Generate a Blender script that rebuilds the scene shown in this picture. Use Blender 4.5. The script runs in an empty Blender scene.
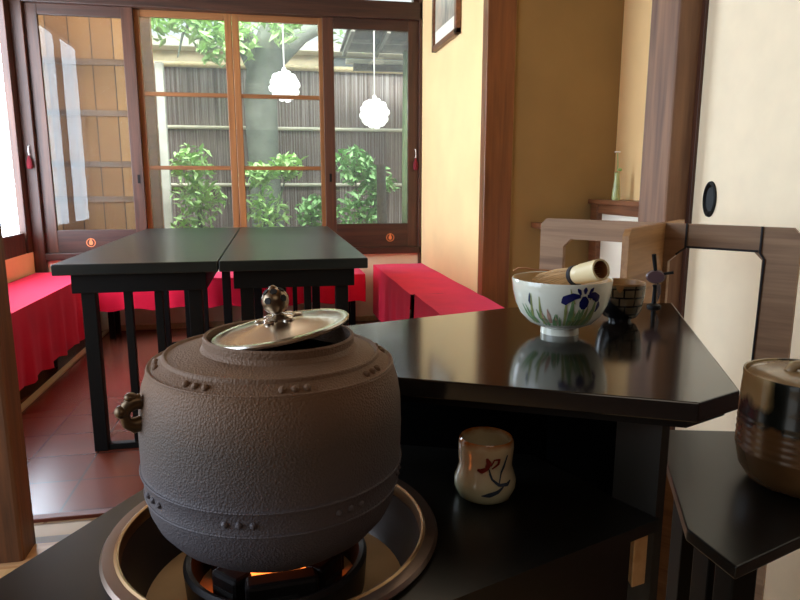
import bpy, bmesh, math, random
from mathutils import Vector, Matrix, Euler
random.seed(7)
C = bpy.context.scene.collection
PI = math.pi
R = math.radians

# ------------------------------------------------------------------ materials
def new_mat(name):
    m = bpy.data.materials.new(name); m.use_nodes = True
    nt = m.node_tree; b = nt.nodes['Principled BSDF']
    return m, nt, b

def N(nt, kind, **kw):
    n = nt.nodes.new(kind)
    for k, v in kw.items():
        if k in n.inputs: n.inputs[k].default_value = v
        else: setattr(n, k, v)
    return n

def coords(nt, scale=(1, 1, 1), rot=(0, 0, 0)):
    tc = nt.nodes.new('ShaderNodeTexCoord'); mp = nt.nodes.new('ShaderNodeMapping')
    mp.inputs['Scale'].default_value = scale; mp.inputs['Rotation'].default_value = rot
    nt.links.new(tc.outputs['Object'], mp.inputs['Vector'])
    return mp.outputs['Vector']

def ramp(nt, fac, stops):
    r = nt.nodes.new('ShaderNodeValToRGB')
    while len(r.color_ramp.elements) < len(stops): r.color_ramp.elements.new(0.5)
    for e, (p, c) in zip(r.color_ramp.elements, stops):
        e.position = p; e.color = (c[0], c[1], c[2], 1)
    nt.links.new(fac, r.inputs['Fac'])
    return r.outputs['Color']

def bump(nt, b, h, strength=0.3, dist=0.01):
    n = nt.nodes.new('ShaderNodeBump'); n.inputs['Strength'].default_value = strength
    n.inputs['Distance'].default_value = dist
    nt.links.new(h, n.inputs['Height']); nt.links.new(n.outputs['Normal'], b.inputs['Normal'])

def c(r, g, b):
    f = lambda u: (u / 255) / 12.92 if u / 255 <= 0.04045 else ((u / 255 + 0.055) / 1.055) ** 2.4
    return (f(r), f(g), f(b))

def plain(name, col, rough=0.5, metal=0.0, var=0.12, nscale=8, coat=0.0, bmp=0.0, spec=0.5):
    m, nt, b = new_mat(name)
    n = N(nt, 'ShaderNodeTexNoise', Scale=nscale, Detail=4.0)
    nt.links.new(coords(nt), n.inputs['Vector'])
    d = tuple(x * (1 - var) for x in col); l = tuple(min(1, x * (1 + var)) for x in col)
    nt.links.new(ramp(nt, n.outputs['Fac'], [(0.3, d), (0.7, l)]), b.inputs['Base Color'])
    b.inputs['Roughness'].default_value = rough; b.inputs['Metallic'].default_value = metal
    b.inputs['Coat Weight'].default_value = coat; b.inputs['Coat Roughness'].default_value = 0.08
    b.inputs['Specular IOR Level'].default_value = spec
    if bmp: bump(nt, b, n.outputs['Fac'], bmp, 0.005)
    return m

def wood(name, c1, c2, axis='Z', scale=1.0, rough=0.45, bmp=0.1, coat=0.0):
    m, nt, b = new_mat(name)
    s = {'X': (1.2, 22, 22), 'Y': (22, 1.2, 22), 'Z': (22, 22, 1.2)}[axis]
    v = coords(nt, tuple(k * scale for k in s))
    n = N(nt, 'ShaderNodeTexNoise', Scale=1.6, Detail=6.0, Distortion=0.6)
    nt.links.new(v, n.inputs['Vector'])
    n2 = N(nt, 'ShaderNodeTexNoise', Scale=5.0, Detail=3.0); nt.links.new(v, n2.inputs['Vector'])
    mx = N(nt, 'ShaderNodeMath', operation='ADD'); nt.links.new(n.outputs['Fac'], mx.inputs[0])
    k = N(nt, 'ShaderNodeMath', operation='MULTIPLY'); k.inputs[1].default_value = 0.35
    nt.links.new(n2.outputs['Fac'], k.inputs[0]); nt.links.new(k.outputs[0], mx.inputs[1])
    nt.links.new(ramp(nt, mx.outputs[0], [(0.42, c1), (0.62, tuple((a + q) / 2 for a, q in zip(c1, c2))), (0.85, c2)]), b.inputs['Base Color'])
    b.inputs['Roughness'].default_value = rough; b.inputs['Coat Weight'].default_value = coat
    bump(nt, b, mx.outputs[0], bmp, 0.004)
    return m

def lacquer(name, col=(0.008, 0.007, 0.006), rough=0.18, spec=0.5):
    m, nt, b = new_mat(name)
    n = N(nt, 'ShaderNodeTexNoise', Scale=3.0, Detail=5.0)
    nt.links.new(coords(nt, (1, 6, 6)), n.inputs['Vector'])
    nt.links.new(ramp(nt, n.outputs['Fac'], [(0.3, tuple(x * 0.7 for x in col)), (0.75, tuple(x * 1.5 for x in col))]), b.inputs['Base Color'])
    rr = nt.nodes.new('ShaderNodeMapRange'); rr.inputs[3].default_value = rough * 0.95; rr.inputs[4].default_value = rough * 1.06
    nt.links.new(n.outputs['Fac'], rr.inputs[0]); nt.links.new(rr.outputs[0], b.inputs['Roughness'])
    b.inputs['Specular IOR Level'].default_value = spec
    return m

def glass_mat(name, ior=1.5, tint=(0.97, 0.99, 0.98), rough=0.0):
    m = bpy.data.materials.new(name); m.use_nodes = True; nt = m.node_tree
    nt.nodes.remove(nt.nodes['Principled BSDF']); out = nt.nodes['Material Output']
    t = N(nt, 'ShaderNodeBsdfTransparent'); t.inputs['Color'].default_value = (*tint, 1)
    g = N(nt, 'ShaderNodeBsdfGlossy'); g.inputs['Roughness'].default_value = rough
    f = N(nt, 'ShaderNodeFresnel', IOR=ior); mx = N(nt, 'ShaderNodeMixShader')
    nt.links.new(f.outputs[0], mx.inputs[0]); nt.links.new(t.outputs[0], mx.inputs[1]); nt.links.new(g.outputs[0], mx.inputs[2])
    du = N(nt, 'ShaderNodeBsdfTranslucent'); du.inputs['Color'].default_value = (0.9, 0.97, 1.0, 1)  # pale haze of room reflections mixed into the glass
    m2 = N(nt, 'ShaderNodeMixShader'); m2.inputs[0].default_value = 0.07
    nt.links.new(mx.outputs[0], m2.inputs[1]); nt.links.new(du.outputs[0], m2.inputs[2])
    nt.links.new(m2.outputs[0], out.inputs['Surface'])
    return m

def glow(name, col, strength, base=(0.9, 0.9, 0.9)):
    m, nt, b = new_mat(name)
    n = N(nt, 'ShaderNodeTexNoise', Scale=3.0); nt.links.new(coords(nt), n.inputs['Vector'])
    nt.links.new(ramp(nt, n.outputs['Fac'], [(0.2, tuple(x * 0.85 for x in col)), (0.8, col)]), b.inputs['Emission Color'])
    b.inputs['Base Color'].default_value = (*base, 1); b.inputs['Emission Strength'].default_value = strength
    return m

def brick(name, c1, c2, mortar, w, h, rough=0.4, msize=0.004, rot=(0, 0, 0), offset=0.5, bmp=0.2):
    m, nt, b = new_mat(name)
    v = coords(nt, (1, 1, 1), rot)
    t = N(nt, 'ShaderNodeTexBrick', Scale=1.0); t.offset = offset
    t.inputs['Brick Width'].default_value = w; t.inputs['Row Height'].default_value = h
    t.inputs['Mortar Size'].default_value = msize; t.inputs['Mortar Smooth'].default_value = 0.1
    t.inputs['Color1'].default_value = (*c1, 1); t.inputs['Color2'].default_value = (*c2, 1); t.inputs['Mortar'].default_value = (*mortar, 1)
    nt.links.new(v, t.inputs['Vector'])
    n = N(nt, 'ShaderNodeTexNoise', Scale=2.2, Detail=4.0); nt.links.new(v, n.inputs['Vector'])
    mx = N(nt, 'ShaderNodeMix', data_type='RGBA', blend_type='MULTIPLY'); mx.inputs[0].default_value = 0.6
    nt.links.new(t.outputs['Color'], mx.inputs[6])
    nt.links.new(ramp(nt, n.outputs['Fac'], [(0.3, (0.6, 0.6, 0.6)), (0.7, (1, 1, 1))]), mx.inputs[7])
    nt.links.new(mx.outputs[2], b.inputs['Base Color'])
    b.inputs['Roughness'].default_value = rough
    bump(nt, b, t.outputs['Fac'], -bmp, 0.003)
    return m

M = {}
M['plaster'] = plain('plaster_ochre', c(246, 210, 152), 0.85, var=0.05, nscale=3, bmp=0.05)
M['plaster_beige'] = plain('plaster_beige', c(246, 226, 194), 0.85, var=0.04)
M['plaster_shaded'] = plain('plaster_alcove_shaded', c(148, 118, 72), 0.9, var=0.06, nscale=4, bmp=0.08)  # alcove shade put into the plaster colour
M['ceiling'] = wood('ceiling_boards', c(120, 90, 60), c(150, 115, 78), 'X')
M['dark_frame'] = wood('dark_stained_wood', c(50, 28, 19), c(86, 50, 33), 'Z')
M['dark_frame_h'] = wood('dark_stained_wood_horizontal', c(38, 22, 17), c(70, 42, 30), 'X')
M['sash'] = wood('amber_sash_wood', c(124, 78, 44), c(160, 106, 60), 'Z', rough=0.4)
M['sash_h'] = wood('amber_sash_wood_horizontal', c(116, 72, 42), c(150, 98, 56), 'X', rough=0.4)
M['post'] = wood('weathered_post_wood', c(50, 28, 15), c(112, 68, 38), 'Z', 1.0, 0.5, 0.2)
M['alcove_post'] = wood('reddish_post_wood', c(96, 54, 26), c(134, 80, 42), 'Z', 0.8, 0.4)
M['log'] = wood('cedar_log_wood', c(84, 54, 38), c(140, 100, 70), 'Z', 0.8, 0.6, 0.2)
M['screen_wood'] = wood('grey_brown_screen_wood', c(120, 90, 66), c(160, 128, 98), 'X', 1.5, 0.6)
M['screen_lit'] = wood('lit_screen_wood', c(138, 96, 58), c(182, 136, 88), 'X', 1.5, 0.5)  # screen wood again, warm light on the cross board put into the colour
M['cabinet_wood'] = wood('cabinet_wood', c(84, 48, 30), c(130, 84, 54), 'Y', 1.2, 0.4)
M['pale_wood'] = wood('pale_wood', c(188, 144, 92), c(214, 174, 124), 'Y', 1.4, 0.6)
M['plank'] = brick('sunlit_planks', c(150, 98, 52), c(192, 138, 82), c(70, 42, 22), 8.0, 0.15, 0.7, 0.004, rot=(PI/2, 0, PI/2), offset=0.0)
M['batten'] = wood('batten_wood', c(92, 60, 36), c(124, 84, 52), 'X')
M['paper'] = plain('fusuma_paper', c(248, 232, 200), 0.7, var=0.03, nscale=14, bmp=0.03)
M['white_panel'] = plain('cabinet_paper', c(240, 234, 216), 0.7, var=0.03)
M['shoji'] = glow('backlit_paper', (0.72, 0.86, 1.0), 18.0)
M['glass'] = glass_mat('window_glass', 1.36)
M['lacquer'] = lacquer('black_lacquer', (0.007, 0.0063, 0.0056), 0.11, 0.9)
M['lacquer_dull'] = lacquer('black_lacquer_dull', (0.008, 0.0074, 0.0064), 0.28, 0.5)
M['table_lacquer'] = lacquer('black_table_top', (0.008, 0.014, 0.0135), 0.30, 0.65)  # greenish window reflection put into the colour of the black top
M['inner_shade'] = plain('shade_black', (0.002, 0.002, 0.002), 0.95, spec=0.0)  # deep shade inside the counter put into the colour
M['panel'] = plain('lit_black_panel', (0.017, 0.015, 0.012), 0.5, spec=0.4)  # black board, the brownish light on it put into the colour
M['black'] = plain('black_paint', (0.004, 0.004, 0.004), 0.5, spec=0.2)
M['felt'] = plain('red_felt', c(236, 22, 60), 0.9, var=0.08, nscale=6, bmp=0.05, spec=0.2)
M['felt'].node_tree.nodes['Principled BSDF'].inputs['Sheen Weight'].default_value = 0.35
M['felt'].node_tree.nodes['Principled BSDF'].inputs['Sheen Tint'].default_value = (1.0, 0.35, 0.6, 1)  # pink glare of the bright window put into the sheen
M['tile'] = brick('terracotta_tile', c(112, 54, 40), c(126, 64, 48), c(92, 62, 54), 0.24, 0.24, 0.26, 0.004, offset=0.0)
M['stone'] = plain('grey_stone', c(150, 146, 142), 0.6, var=0.1)
M['beige_tile'] = brick('beige_tile', c(200, 172, 138), c(212, 186, 150), c(150, 124, 96), 0.3, 0.15, 0.5, 0.006)
M['sill_red'] = wood('red_sill_wood', c(96, 44, 30), c(126, 62, 42), 'X')
M['sill_wood'] = wood('pale_sill_wood', c(176, 128, 84), c(206, 160, 112), 'X')
M['trim_pale'] = wood('pale_floor_trim', c(190, 166, 120), c(214, 190, 144), 'Y')
M['gold'] = plain('brass', c(176, 144, 108), 0.36, 1.0, 0.1)
M['brown_ring'] = plain('bronze_ring', c(132, 112, 100), 0.3, 0.7, 0.1, 12)
M['bronze_in'] = plain('dark_bronze_bowl', c(92, 84, 80), 0.34, 0.65, 0.15)
M['ash'] = plain('ash_disc', c(214, 180, 132), 0.6, 0.0, 0.1, 20, bmp=0.1)
M['iron_dark'] = plain('sooty_iron', c(44, 40, 40), 0.4, 0.6, 0.25, 30, bmp=0.1)
M['ember'] = glow('ember', (1.0, 0.20, 0.03), 4.0, (0.3, 0.05, 0.02))
M['silver'] = plain('silver_lid', c(200, 192, 182), 0.2, 1.0, 0.06, 5)
M['silver_dark'] = plain('aged_silver', c(140, 122, 100), 0.28, 1.0, 0.25, 30)
M['lug'] = plain('bronze_lug', c(104, 86, 66), 0.35, 0.9, 0.25, 30)
M['hole'] = plain('dark_hole', (0.01, 0.009, 0.008), 0.8)
M['bamboo'] = plain('pale_bamboo', c(236, 218, 172), 0.35, 0, 0.08, 10)
M['bamboo_in'] = plain('bamboo_inside', c(150, 96, 52), 0.6)
M['tine'] = plain('bamboo_tines', c(206, 164, 104), 0.55, 0, 0.15, 30)
M['thread'] = plain('black_thread', (0.012, 0.012, 0.016), 0.7)
M['glaze_white'] = plain('white_glaze', c(232, 232, 214), 0.14, 0, 0.05, 10, coat=0.4)
M['glaze_cream'] = plain('cream_glaze_inside', c(220, 190, 140), 0.3, 0, 0.08, 12)
M['leaf_paint'] = plain('green_paint', c(118, 154, 104), 0.3, 0, 0.3, 60)
M['leaf_paint2'] = plain('olive_paint', c(150, 158, 96), 0.3, 0, 0.25, 60)
M['bud_paint'] = plain('grey_blue_paint', c(58, 66, 92), 0.3, 0, 0.2, 40)
M['pink_paint'] = plain('dusty_pink_paint', c(188, 150, 130), 0.3)
M['iris_paint'] = plain('iris_blue_paint', c(26, 30, 92), 0.2, 0, 0.3, 90)
M['red_paint'] = plain('iron_red_paint', c(130, 42, 30), 0.25, 0, 0.2, 60)
M['blue_paint'] = plain('slate_blue_paint', c(52, 66, 82), 0.25, 0, 0.25, 60)
M['red_tassel'] = plain('red_tassel', c(112, 14, 28), 0.9)
M['white_plastic'] = plain('white_hook', c(230, 226, 222), 0.4)
M['orange_paint'] = plain('orange_mark', c(236, 140, 84), 0.5)
M['leaf'] = plain('leaf_green', c(146, 192, 124), 0.5, 0, 0.35, 9)
M['leaf_bright'] = plain('leaf_bright_green', c(176, 214, 136), 0.5, 0, 0.3, 9)
M['bark'] = plain('grey_bark', c(112, 116, 104), 0.9, 0, 0.25, 7, bmp=0.4)
M['soil'] = plain('garden_soil', c(120, 106, 84), 0.95, 0, 0.25, 4)
M['bamboo_rail'] = plain('pale_bamboo_rail', c(220, 214, 190), 0.5)
M['house_wall'] = plain('beige_siding', c(214, 196, 160), 0.8)
M['roof_tile'] = plain('grey_roof', c(120, 124, 122), 0.7, 0, 0.15)
M['roof_under'] = wood('dark_roof_wood', c(64, 56, 48), c(100, 88, 74), 'Y')
M['shed_rafter'] = wood('grey_rafter_wood', c(104, 100, 90), c(150, 146, 132), 'Y')
M['green_pipe'] = plain('green_bamboo_pole', c(110, 128, 92), 0.5)
M['lamp'] = glow('lamp_reflection_white', (1.0, 0.99, 0.96), 1.7)
M['cord'] = plain('white_cord', c(226, 224, 214), 0.6)
M['silver_leaf'] = plain('vase_celadon', c(176, 190, 130), 0.2, 0, 0.15, 20, coat=0.3)
M['purple'] = plain('purple_brown_disc', c(84, 60, 62), 0.4)

def reed_mat():
    m, nt, b = new_mat('reed_screen')
    n = N(nt, 'ShaderNodeTexNoise', Scale=1.0, Detail=3.0); nt.links.new(coords(nt, (75, 75, 0.7)), n.inputs['Vector'])
    n2 = N(nt, 'ShaderNodeTexNoise', Scale=1.3, Detail=3.0); nt.links.new(coords(nt), n2.inputs['Vector'])
    a = ramp(nt, n.outputs['Fac'], [(0.35, c(96, 80, 72)), (0.5, c(140, 124, 114)), (0.68, c(186, 178, 172))])
    d = ramp(nt, n2.outputs['Fac'], [(0.35, (0.62, 0.58, 0.6)), (0.65, (1, 1, 1))])
    mx = N(nt, 'ShaderNodeMix', data_type='RGBA', blend_type='MULTIPLY'); mx.inputs[0].default_value = 1.0
    nt.links.new(a, mx.inputs[6]); nt.links.new(d, mx.inputs[7]); nt.links.new(mx.outputs[2], b.inputs['Base Color'])
    b.inputs['Roughness'].default_value = 0.8; bump(nt, b, n.outputs['Fac'], 0.5, 0.02)
    return m
M['reed'] = reed_mat()

def kettle_mat():
    m, nt, b = new_mat('cast_iron_kettle')
    v = coords(nt)
    n = N(nt, 'ShaderNodeTexNoise', Scale=600.0, Detail=2.0); nt.links.new(v, n.inputs['Vector'])
    vo = N(nt, 'ShaderNodeTexVoronoi', Scale=520.0); nt.links.new(v, vo.inputs['Vector'])
    big = N(nt, 'ShaderNodeTexNoise', Scale=14.0, Detail=4.0); nt.links.new(v, big.inputs['Vector'])
    sx = nt.nodes.new('ShaderNodeSeparateXYZ'); nt.links.new(v, sx.inputs[0])
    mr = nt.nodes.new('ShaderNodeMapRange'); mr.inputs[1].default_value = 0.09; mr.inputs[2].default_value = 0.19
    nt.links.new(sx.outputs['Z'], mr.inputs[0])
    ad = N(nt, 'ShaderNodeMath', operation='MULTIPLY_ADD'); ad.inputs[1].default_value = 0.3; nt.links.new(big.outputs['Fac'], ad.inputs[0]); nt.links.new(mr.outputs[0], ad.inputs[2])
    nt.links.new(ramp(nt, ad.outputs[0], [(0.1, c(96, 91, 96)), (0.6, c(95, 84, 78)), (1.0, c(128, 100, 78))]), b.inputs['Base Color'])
    b.inputs['Roughness'].default_value = 0.6; b.inputs['Metallic'].default_value = 0.15
    mm = N(nt, 'ShaderNodeMath', operation='ADD'); nt.links.new(n.outputs['Fac'], mm.inputs[0]); nt.links.new(vo.outputs['Distance'], mm.inputs[1])
    bump(nt, b, mm.outputs[0], 0.38, 0.0014)
    return m
M['iron'] = kettle_mat()

def jar_mat():
    m, nt, b = new_mat('jar_glaze')
    v = coords(nt); sx = nt.nodes.new('ShaderNodeSeparateXYZ'); nt.links.new(v, sx.inputs[0])
    n = N(nt, 'ShaderNodeTexNoise', Scale=26.0, Detail=5.0); nt.links.new(coords(nt, (1, 1, 0.25)), n.inputs['Vector'])
    n2 = N(nt, 'ShaderNodeTexNoise', Scale=9.0, Detail=3.0); nt.links.new(v, n2.inputs['Vector'])
    h = N(nt, 'ShaderNodeMath', operation='MULTIPLY_ADD'); h.inputs[1].default_value = 0.07
    nt.links.new(n.outputs['Fac'], h.inputs[0]); nt.links.new(sx.outputs['Z'], h.inputs[2])
    lower = ramp(nt, n2.outputs['Fac'], [(0.3, c(84, 60, 38)), (0.55, c(112, 80, 48)), (0.75, c(104, 98, 60))])
    tan = ramp(nt, n2.outputs['Fac'], [(0.35, c(164, 144, 100)), (0.65, c(196, 174, 126))])
    k1 = N(nt, 'ShaderNodeMath', operation='MULTIPLY'); k1.inputs[1].default_value = 0.72; nt.links.new(sx.outputs['X'], k1.inputs[0])
    k2 = N(nt, 'ShaderNodeMath', operation='MULTIPLY_ADD'); k2.inputs[1].default_value = -0.695; nt.links.new(sx.outputs['Y'], k2.inputs[0]); nt.links.new(k1.outputs[0], k2.inputs[2])
    k3 = N(nt, 'ShaderNodeMath', operation='MULTIPLY_ADD'); k3.inputs[1].default_value = 0.012; nt.links.new(n.outputs['Fac'], k3.inputs[0]); nt.links.new(k2.outputs[0], k3.inputs[2])
    k4 = N(nt, 'ShaderNodeMath', operation='ADD'); k4.inputs[1].default_value = 0.5; nt.links.new(k3.outputs[0], k4.inputs[0])
    side = ramp(nt, k4.outputs[0], [(0.470, (0, 0, 0)), (0.474, (1, 1, 1))])
    band = ramp(nt, h.outputs[0], [(0.122, (0, 0, 0)), (0.126, (1, 1, 1))])
    top = ramp(nt, h.outputs[0], [(0.146, (0, 0, 0)), (0.156, (1, 1, 1))])
    mt_ = N(nt, 'ShaderNodeMix', data_type='RGBA'); nt.links.new(side, mt_.inputs[0]); nt.links.new(tan, mt_.inputs[6]); mt_.inputs[7].default_value = (*c(22, 24, 20), 1)
    m0 = N(nt, 'ShaderNodeMix', data_type='RGBA'); nt.links.new(top, m0.inputs[0]); m0.inputs[6].default_value = (*c(24, 28, 24), 1); nt.links.new(mt_.outputs[2], m0.inputs[7])
    m2 = N(nt, 'ShaderNodeMix', data_type='RGBA'); nt.links.new(band, m2.inputs[0]); nt.links.new(lower, m2.inputs[6]); nt.links.new(m0.outputs[2], m2.inputs[7])
    nt.links.new(m2.outputs[2], b.inputs['Base Color']); b.inputs['Roughness'].default_value = 0.22
    b.inputs['Coat Weight'].default_value = 0.3
    return m
M['jar'] = jar_mat()
M['jar_lid'] = plain('jar_lid_glaze', c(146, 122, 88), 0.25, 0, 0.3, 30, coat=0.3)

def raku_mat():
    m, nt, b = new_mat('patchwork_glaze')
    v = coords(nt)
    # cylinder-like unwrap: angle and height for the grid of lines
    sx = nt.nodes.new('ShaderNodeSeparateXYZ'); nt.links.new(v, sx.inputs[0])
    at = N(nt, 'ShaderNodeMath', operation='ARCTAN2'); nt.links.new(sx.outputs['Y'], at.inputs[0]); nt.links.new(sx.outputs['X'], at.inputs[1])
    k = N(nt, 'ShaderNodeMath', operation='MULTIPLY'); k.inputs[1].default_value = 0.034; nt.links.new(at.outputs[0], k.inputs[0])
    cb = nt.nodes.new('ShaderNodeCombineXYZ'); nt.links.new(k.outputs[0], cb.inputs[0]); nt.links.new(sx.outputs['Z'], cb.inputs[1])
    t = N(nt, 'ShaderNodeTexBrick', Scale=1.0); t.inputs['Brick Width'].default_value = 0.023; t.inputs['Row Height'].default_value = 0.0125
    t.offset = 0.37; t.squash = 0.7; t.squash_frequency = 3; t.inputs['Mortar Size'].default_value = 0.0013; t.inputs['Color1'].default_value = (*c(122, 108, 84), 1); t.inputs['Color2'].default_value = (*c(92, 86, 72), 1)
    t.inputs['Mortar'].default_value = (*c(20, 18, 18), 1); nt.links.new(cb.outputs[0], t.inputs['Vector'])
    # black slanted half
    s1 = N(nt, 'ShaderNodeMath', operation='MULTIPLY_ADD'); s1.inputs[1].default_value = 0.85
    nt.links.new(sx.outputs['X'], s1.inputs[0]); nt.links.new(sx.outputs['Z'], s1.inputs[2])
    ms = ramp(nt, s1.outputs[0], [(0.0225, (0, 0, 0)), (0.024, (1, 1, 1))])
    mx = N(nt, 'ShaderNodeMix', data_type='RGBA'); nt.links.new(ms, mx.inputs[0]); mx.inputs[6].default_value = (0.006, 0.006, 0.008, 1)
    nt.links.new(t.outputs['Color'], mx.inputs[7]); nt.links.new(mx.outputs[2], b.inputs['Base Color'])
    b.inputs['Roughness'].default_value = 0.15
    return m
M['raku'] = raku_mat()
M['raku_rim'] = plain('amber_rim_glaze', c(150, 108, 62), 0.3, 0, 0.25, 60)

def cup_mat():
    m, nt, b = new_mat('cup_glaze')
    v = coords(nt); sx = nt.nodes.new('ShaderNodeSeparateXYZ'); nt.links.new(v, sx.inputs[0])
    n = N(nt, 'ShaderNodeTexNoise', Scale=60.0, Detail=3.0); nt.links.new(v, n.inputs['Vector'])
    h = N(nt, 'ShaderNodeMath', operation='MULTIPLY_ADD'); h.inputs[1].default_value = 0.012
    nt.links.new(n.outputs['Fac'], h.inputs[0]); nt.links.new(sx.outputs['Z'], h.inputs[2])
    mr = nt.nodes.new('ShaderNodeMapRange'); mr.inputs[2].default_value = 0.08; nt.links.new(h.outputs[0], mr.inputs[0])
    nt.links.new(ramp(nt, mr.outputs[0], [(0.0, c(196, 206, 166)), (0.5, c(216, 204, 170)), (0.84, c(214, 196, 156)), (0.92, c(176, 104, 40))]), b.inputs['Base Color'])
    b.inputs['Roughness'].default_value = 0.12; b.inputs['Coat Weight'].default_value = 0.5
    return m
M['cup'] = cup_mat()

def print_mat():
    m, nt, b = new_mat('picture_print')
    n = N(nt, 'ShaderNodeTexNoise', Scale=9.0, Detail=6.0, Distortion=1.0); nt.links.new(coords(nt, (1, 1, 0.6)), n.inputs['Vector'])
    nt.links.new(ramp(nt, n.outputs['Fac'], [(0.3, c(120, 116, 108)), (0.5, c(186, 176, 156)), (0.7, c(206, 186, 162))]), b.inputs['Base Color'])
    b.inputs['Roughness'].default_value = 0.3
    return m
M['print'] = print_mat()

# ------------------------------------------------------------------ mesh building
class MB:
    def __init__(s): s.bm = bmesh.new()
    def add(s, verts, faces, mtx=None):
        vs = [s.bm.verts.new((mtx @ Vector(v)) if mtx else Vector(v)) for v in verts]
        for f in faces:
            try: s.bm.faces.new([vs[i] for i in f])
            except ValueError: pass
        return vs
    def box(s, a, b, bev=0.0, mtx=None):
        x0, y0, z0 = (min(a[i], b[i]) for i in range(3)); x1, y1, z1 = (max(a[i], b[i]) for i in range(3))
        t = bmesh.new(); bmesh.ops.create_cube(t, size=1.0)
        for v in t.verts: v.co = Vector(((x0 + x1) / 2 + v.co.x * (x1 - x0), (y0 + y1) / 2 + v.co.y * (y1 - y0), (z0 + z1) / 2 + v.co.z * (z1 - z0)))
        if bev: bmesh.ops.bevel(t, geom=t.edges[:], offset=min(bev, 0.45 * min(x1 - x0, y1 - y0, z1 - z0)), segments=2, affect='EDGES', profile=0.5)
        s.merge(t, mtx); return s
    def merge(s, t, mtx=None):
        t.verts.index_update()
        s.add([v.co.copy() for v in t.verts], [[v.index for v in f.verts] for f in t.faces], mtx); t.free()
    def prism(s, poly, z0, z1, bev=0.0, mtx=None, holes=()):
        """polygon (x, y) between two heights, with optional holes"""
        t = bmesh.new(); es = []
        for loop in [poly] + list(holes):
            vs = [t.verts.new((p[0], p[1], z0)) for p in loop]
            es += [t.edges.new((vs[i], vs[(i + 1) % len(vs)])) for i in range(len(vs))]
        if holes: bmesh.ops.triangle_fill(t, use_beauty=True, use_dissolve=False, edges=es)
        else: t.faces.new(t.verts[:])
        r = bmesh.ops.extrude_face_region(t, geom=t.faces[:])
        for e in r['geom']:
            if isinstance(e, bmesh.types.BMVert): e.co.z = z1
        bmesh.ops.recalc_face_normals(t, faces=t.faces[:])
        if bev and not holes: bmesh.ops.bevel(t, geom=t.edges[:], offset=bev, segments=2, affect='EDGES', profile=0.5)
        s.merge(t, mtx); return s
    def lathe(s, prof, n=48, mtx=None, close=False, wob=None):
        vs, fs = [], []
        k = len(prof)
        for j in range(n):
            a = 2 * PI * j / n
            for i, (r, z) in enumerate(prof):
                q = r * (wob(a, z) if wob else 1)
                vs.append((q * math.cos(a), q * math.sin(a), z))
        for j in range(n):
            j2 = (j + 1) % n
            for i in range(k if close else k - 1):
                i2 = (i + 1) % k
                fs.append((j * k + i, j2 * k + i, j2 * k + i2, j * k + i2))
        t = bmesh.new(); tv = [t.verts.new(v) for v in vs]
        for f in fs:
            t.faces.new([tv[i] for i in f])
        bmesh.ops.remove_doubles(t, verts=t.verts[:], dist=1e-6)
        bmesh.ops.recalc_face_normals(t, faces=t.faces[:])
        s.merge(t, mtx); return s
    def tube(s, pts, rad, n=10, caps=True, mtx=None):
        pts = [Vector(p) for p in pts]; m = len(pts)
        rads = rad if isinstance(rad, (list, tuple)) else [rad] * m
        vs, fs = [], []
        up = Vector((0, 0, 1)); ref = None
        for i, p in enumerate(pts):
            d = (pts[min(i + 1, m - 1)] - pts[max(i - 1, 0)]).normalized()
            if ref is None: ref = d.orthogonal().normalized()
            ref = (ref - d * ref.dot(d)).normalized(); bn = d.cross(ref)
            for j in range(n):
                a = 2 * PI * j / n
                vs.append(p + (ref * math.cos(a) + bn * math.sin(a)) * rads[i])
        for i in range(m - 1):
            for j in range(n):
                j2 = (j + 1) % n; fs.append((i * n + j, i * n + j2, (i + 1) * n + j2, (i + 1) * n + j))
        if caps: fs += [tuple(range(n - 1, -1, -1)), tuple((m - 1) * n + j for j in range(n))]
        s.add(vs, fs, mtx); return s
    def ball(s, p, r, seg=16, scale=(1, 1, 1), mtx=None):
        t = bmesh.new(); bmesh.ops.create_uvsphere(t, u_segments=seg, v_segments=seg // 2 + 2, radius=1)
        for v in t.verts: v.co = Vector((p[0] + v.co.x * r * scale[0], p[1] + v.co.y * r * scale[1], p[2] + v.co.z * r * scale[2]))
        s.merge(t, mtx); return s
    def build(s, name, mat, parent=None, smooth=False, off=None, label=None):
        if off is not None:
            for v in s.bm.verts: v.co -= Vector(off)
        bmesh.ops.recalc_face_normals(s.bm, faces=s.bm.faces[:]) if smooth else None
        me = bpy.data.meshes.new(name); s.bm.to_mesh(me); s.bm.free()
        me.materials.append(mat)
        if smooth:
            for p in me.polygons: p.use_smooth = True
            try: me.set_sharp_from_angle(angle=R(smooth if smooth is not True else 40))
            except Exception: pass
        o = bpy.data.objects.new(name, me); C.objects.link(o)
        if parent: o.parent = parent
        if label: o['label'] = label
        return o

def thing(name, label, cat, loc=(0, 0, 0), rz=0, group=None):
    o = bpy.data.objects.new(name, None); o.empty_display_size = 0.05; C.objects.link(o)
    o.location = loc; o.rotation_euler = (0, 0, rz); o['label'] = label; o['category'] = cat
    if group: o['group'] = group
    return o
def tag(o, label, cat, group=None, kind=None):
    o['label'] = label; o['category'] = cat
    if group: o['group'] = group
    if kind: o['kind'] = kind
    return o
def struct(o): o['kind'] = 'structure'; return o
def sroot(name, loc=(0, 0, 0)):
    o = bpy.data.objects.new(name, None); C.objects.link(o); o.location = loc; o['kind'] = 'structure'; return o
def copy_tree(o, parent=None):
    q = o.copy(); C.objects.link(q); q.parent = parent
    for ch in list(o.children): copy_tree(ch, q)
    return q

def frame_of(p, d, up=(0, 0, 1)):
    """matrix whose Z axis runs along d, at p"""
    z = Vector(d).normalized(); x = Vector(up).cross(z)
    x = x.normalized() if x.length > 1e-5 else z.orthogonal().normalized()
    y = z.cross(x); m = Matrix((x, y, z)).transposed().to_4x4(); m.translation = Vector(p); return m

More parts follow.
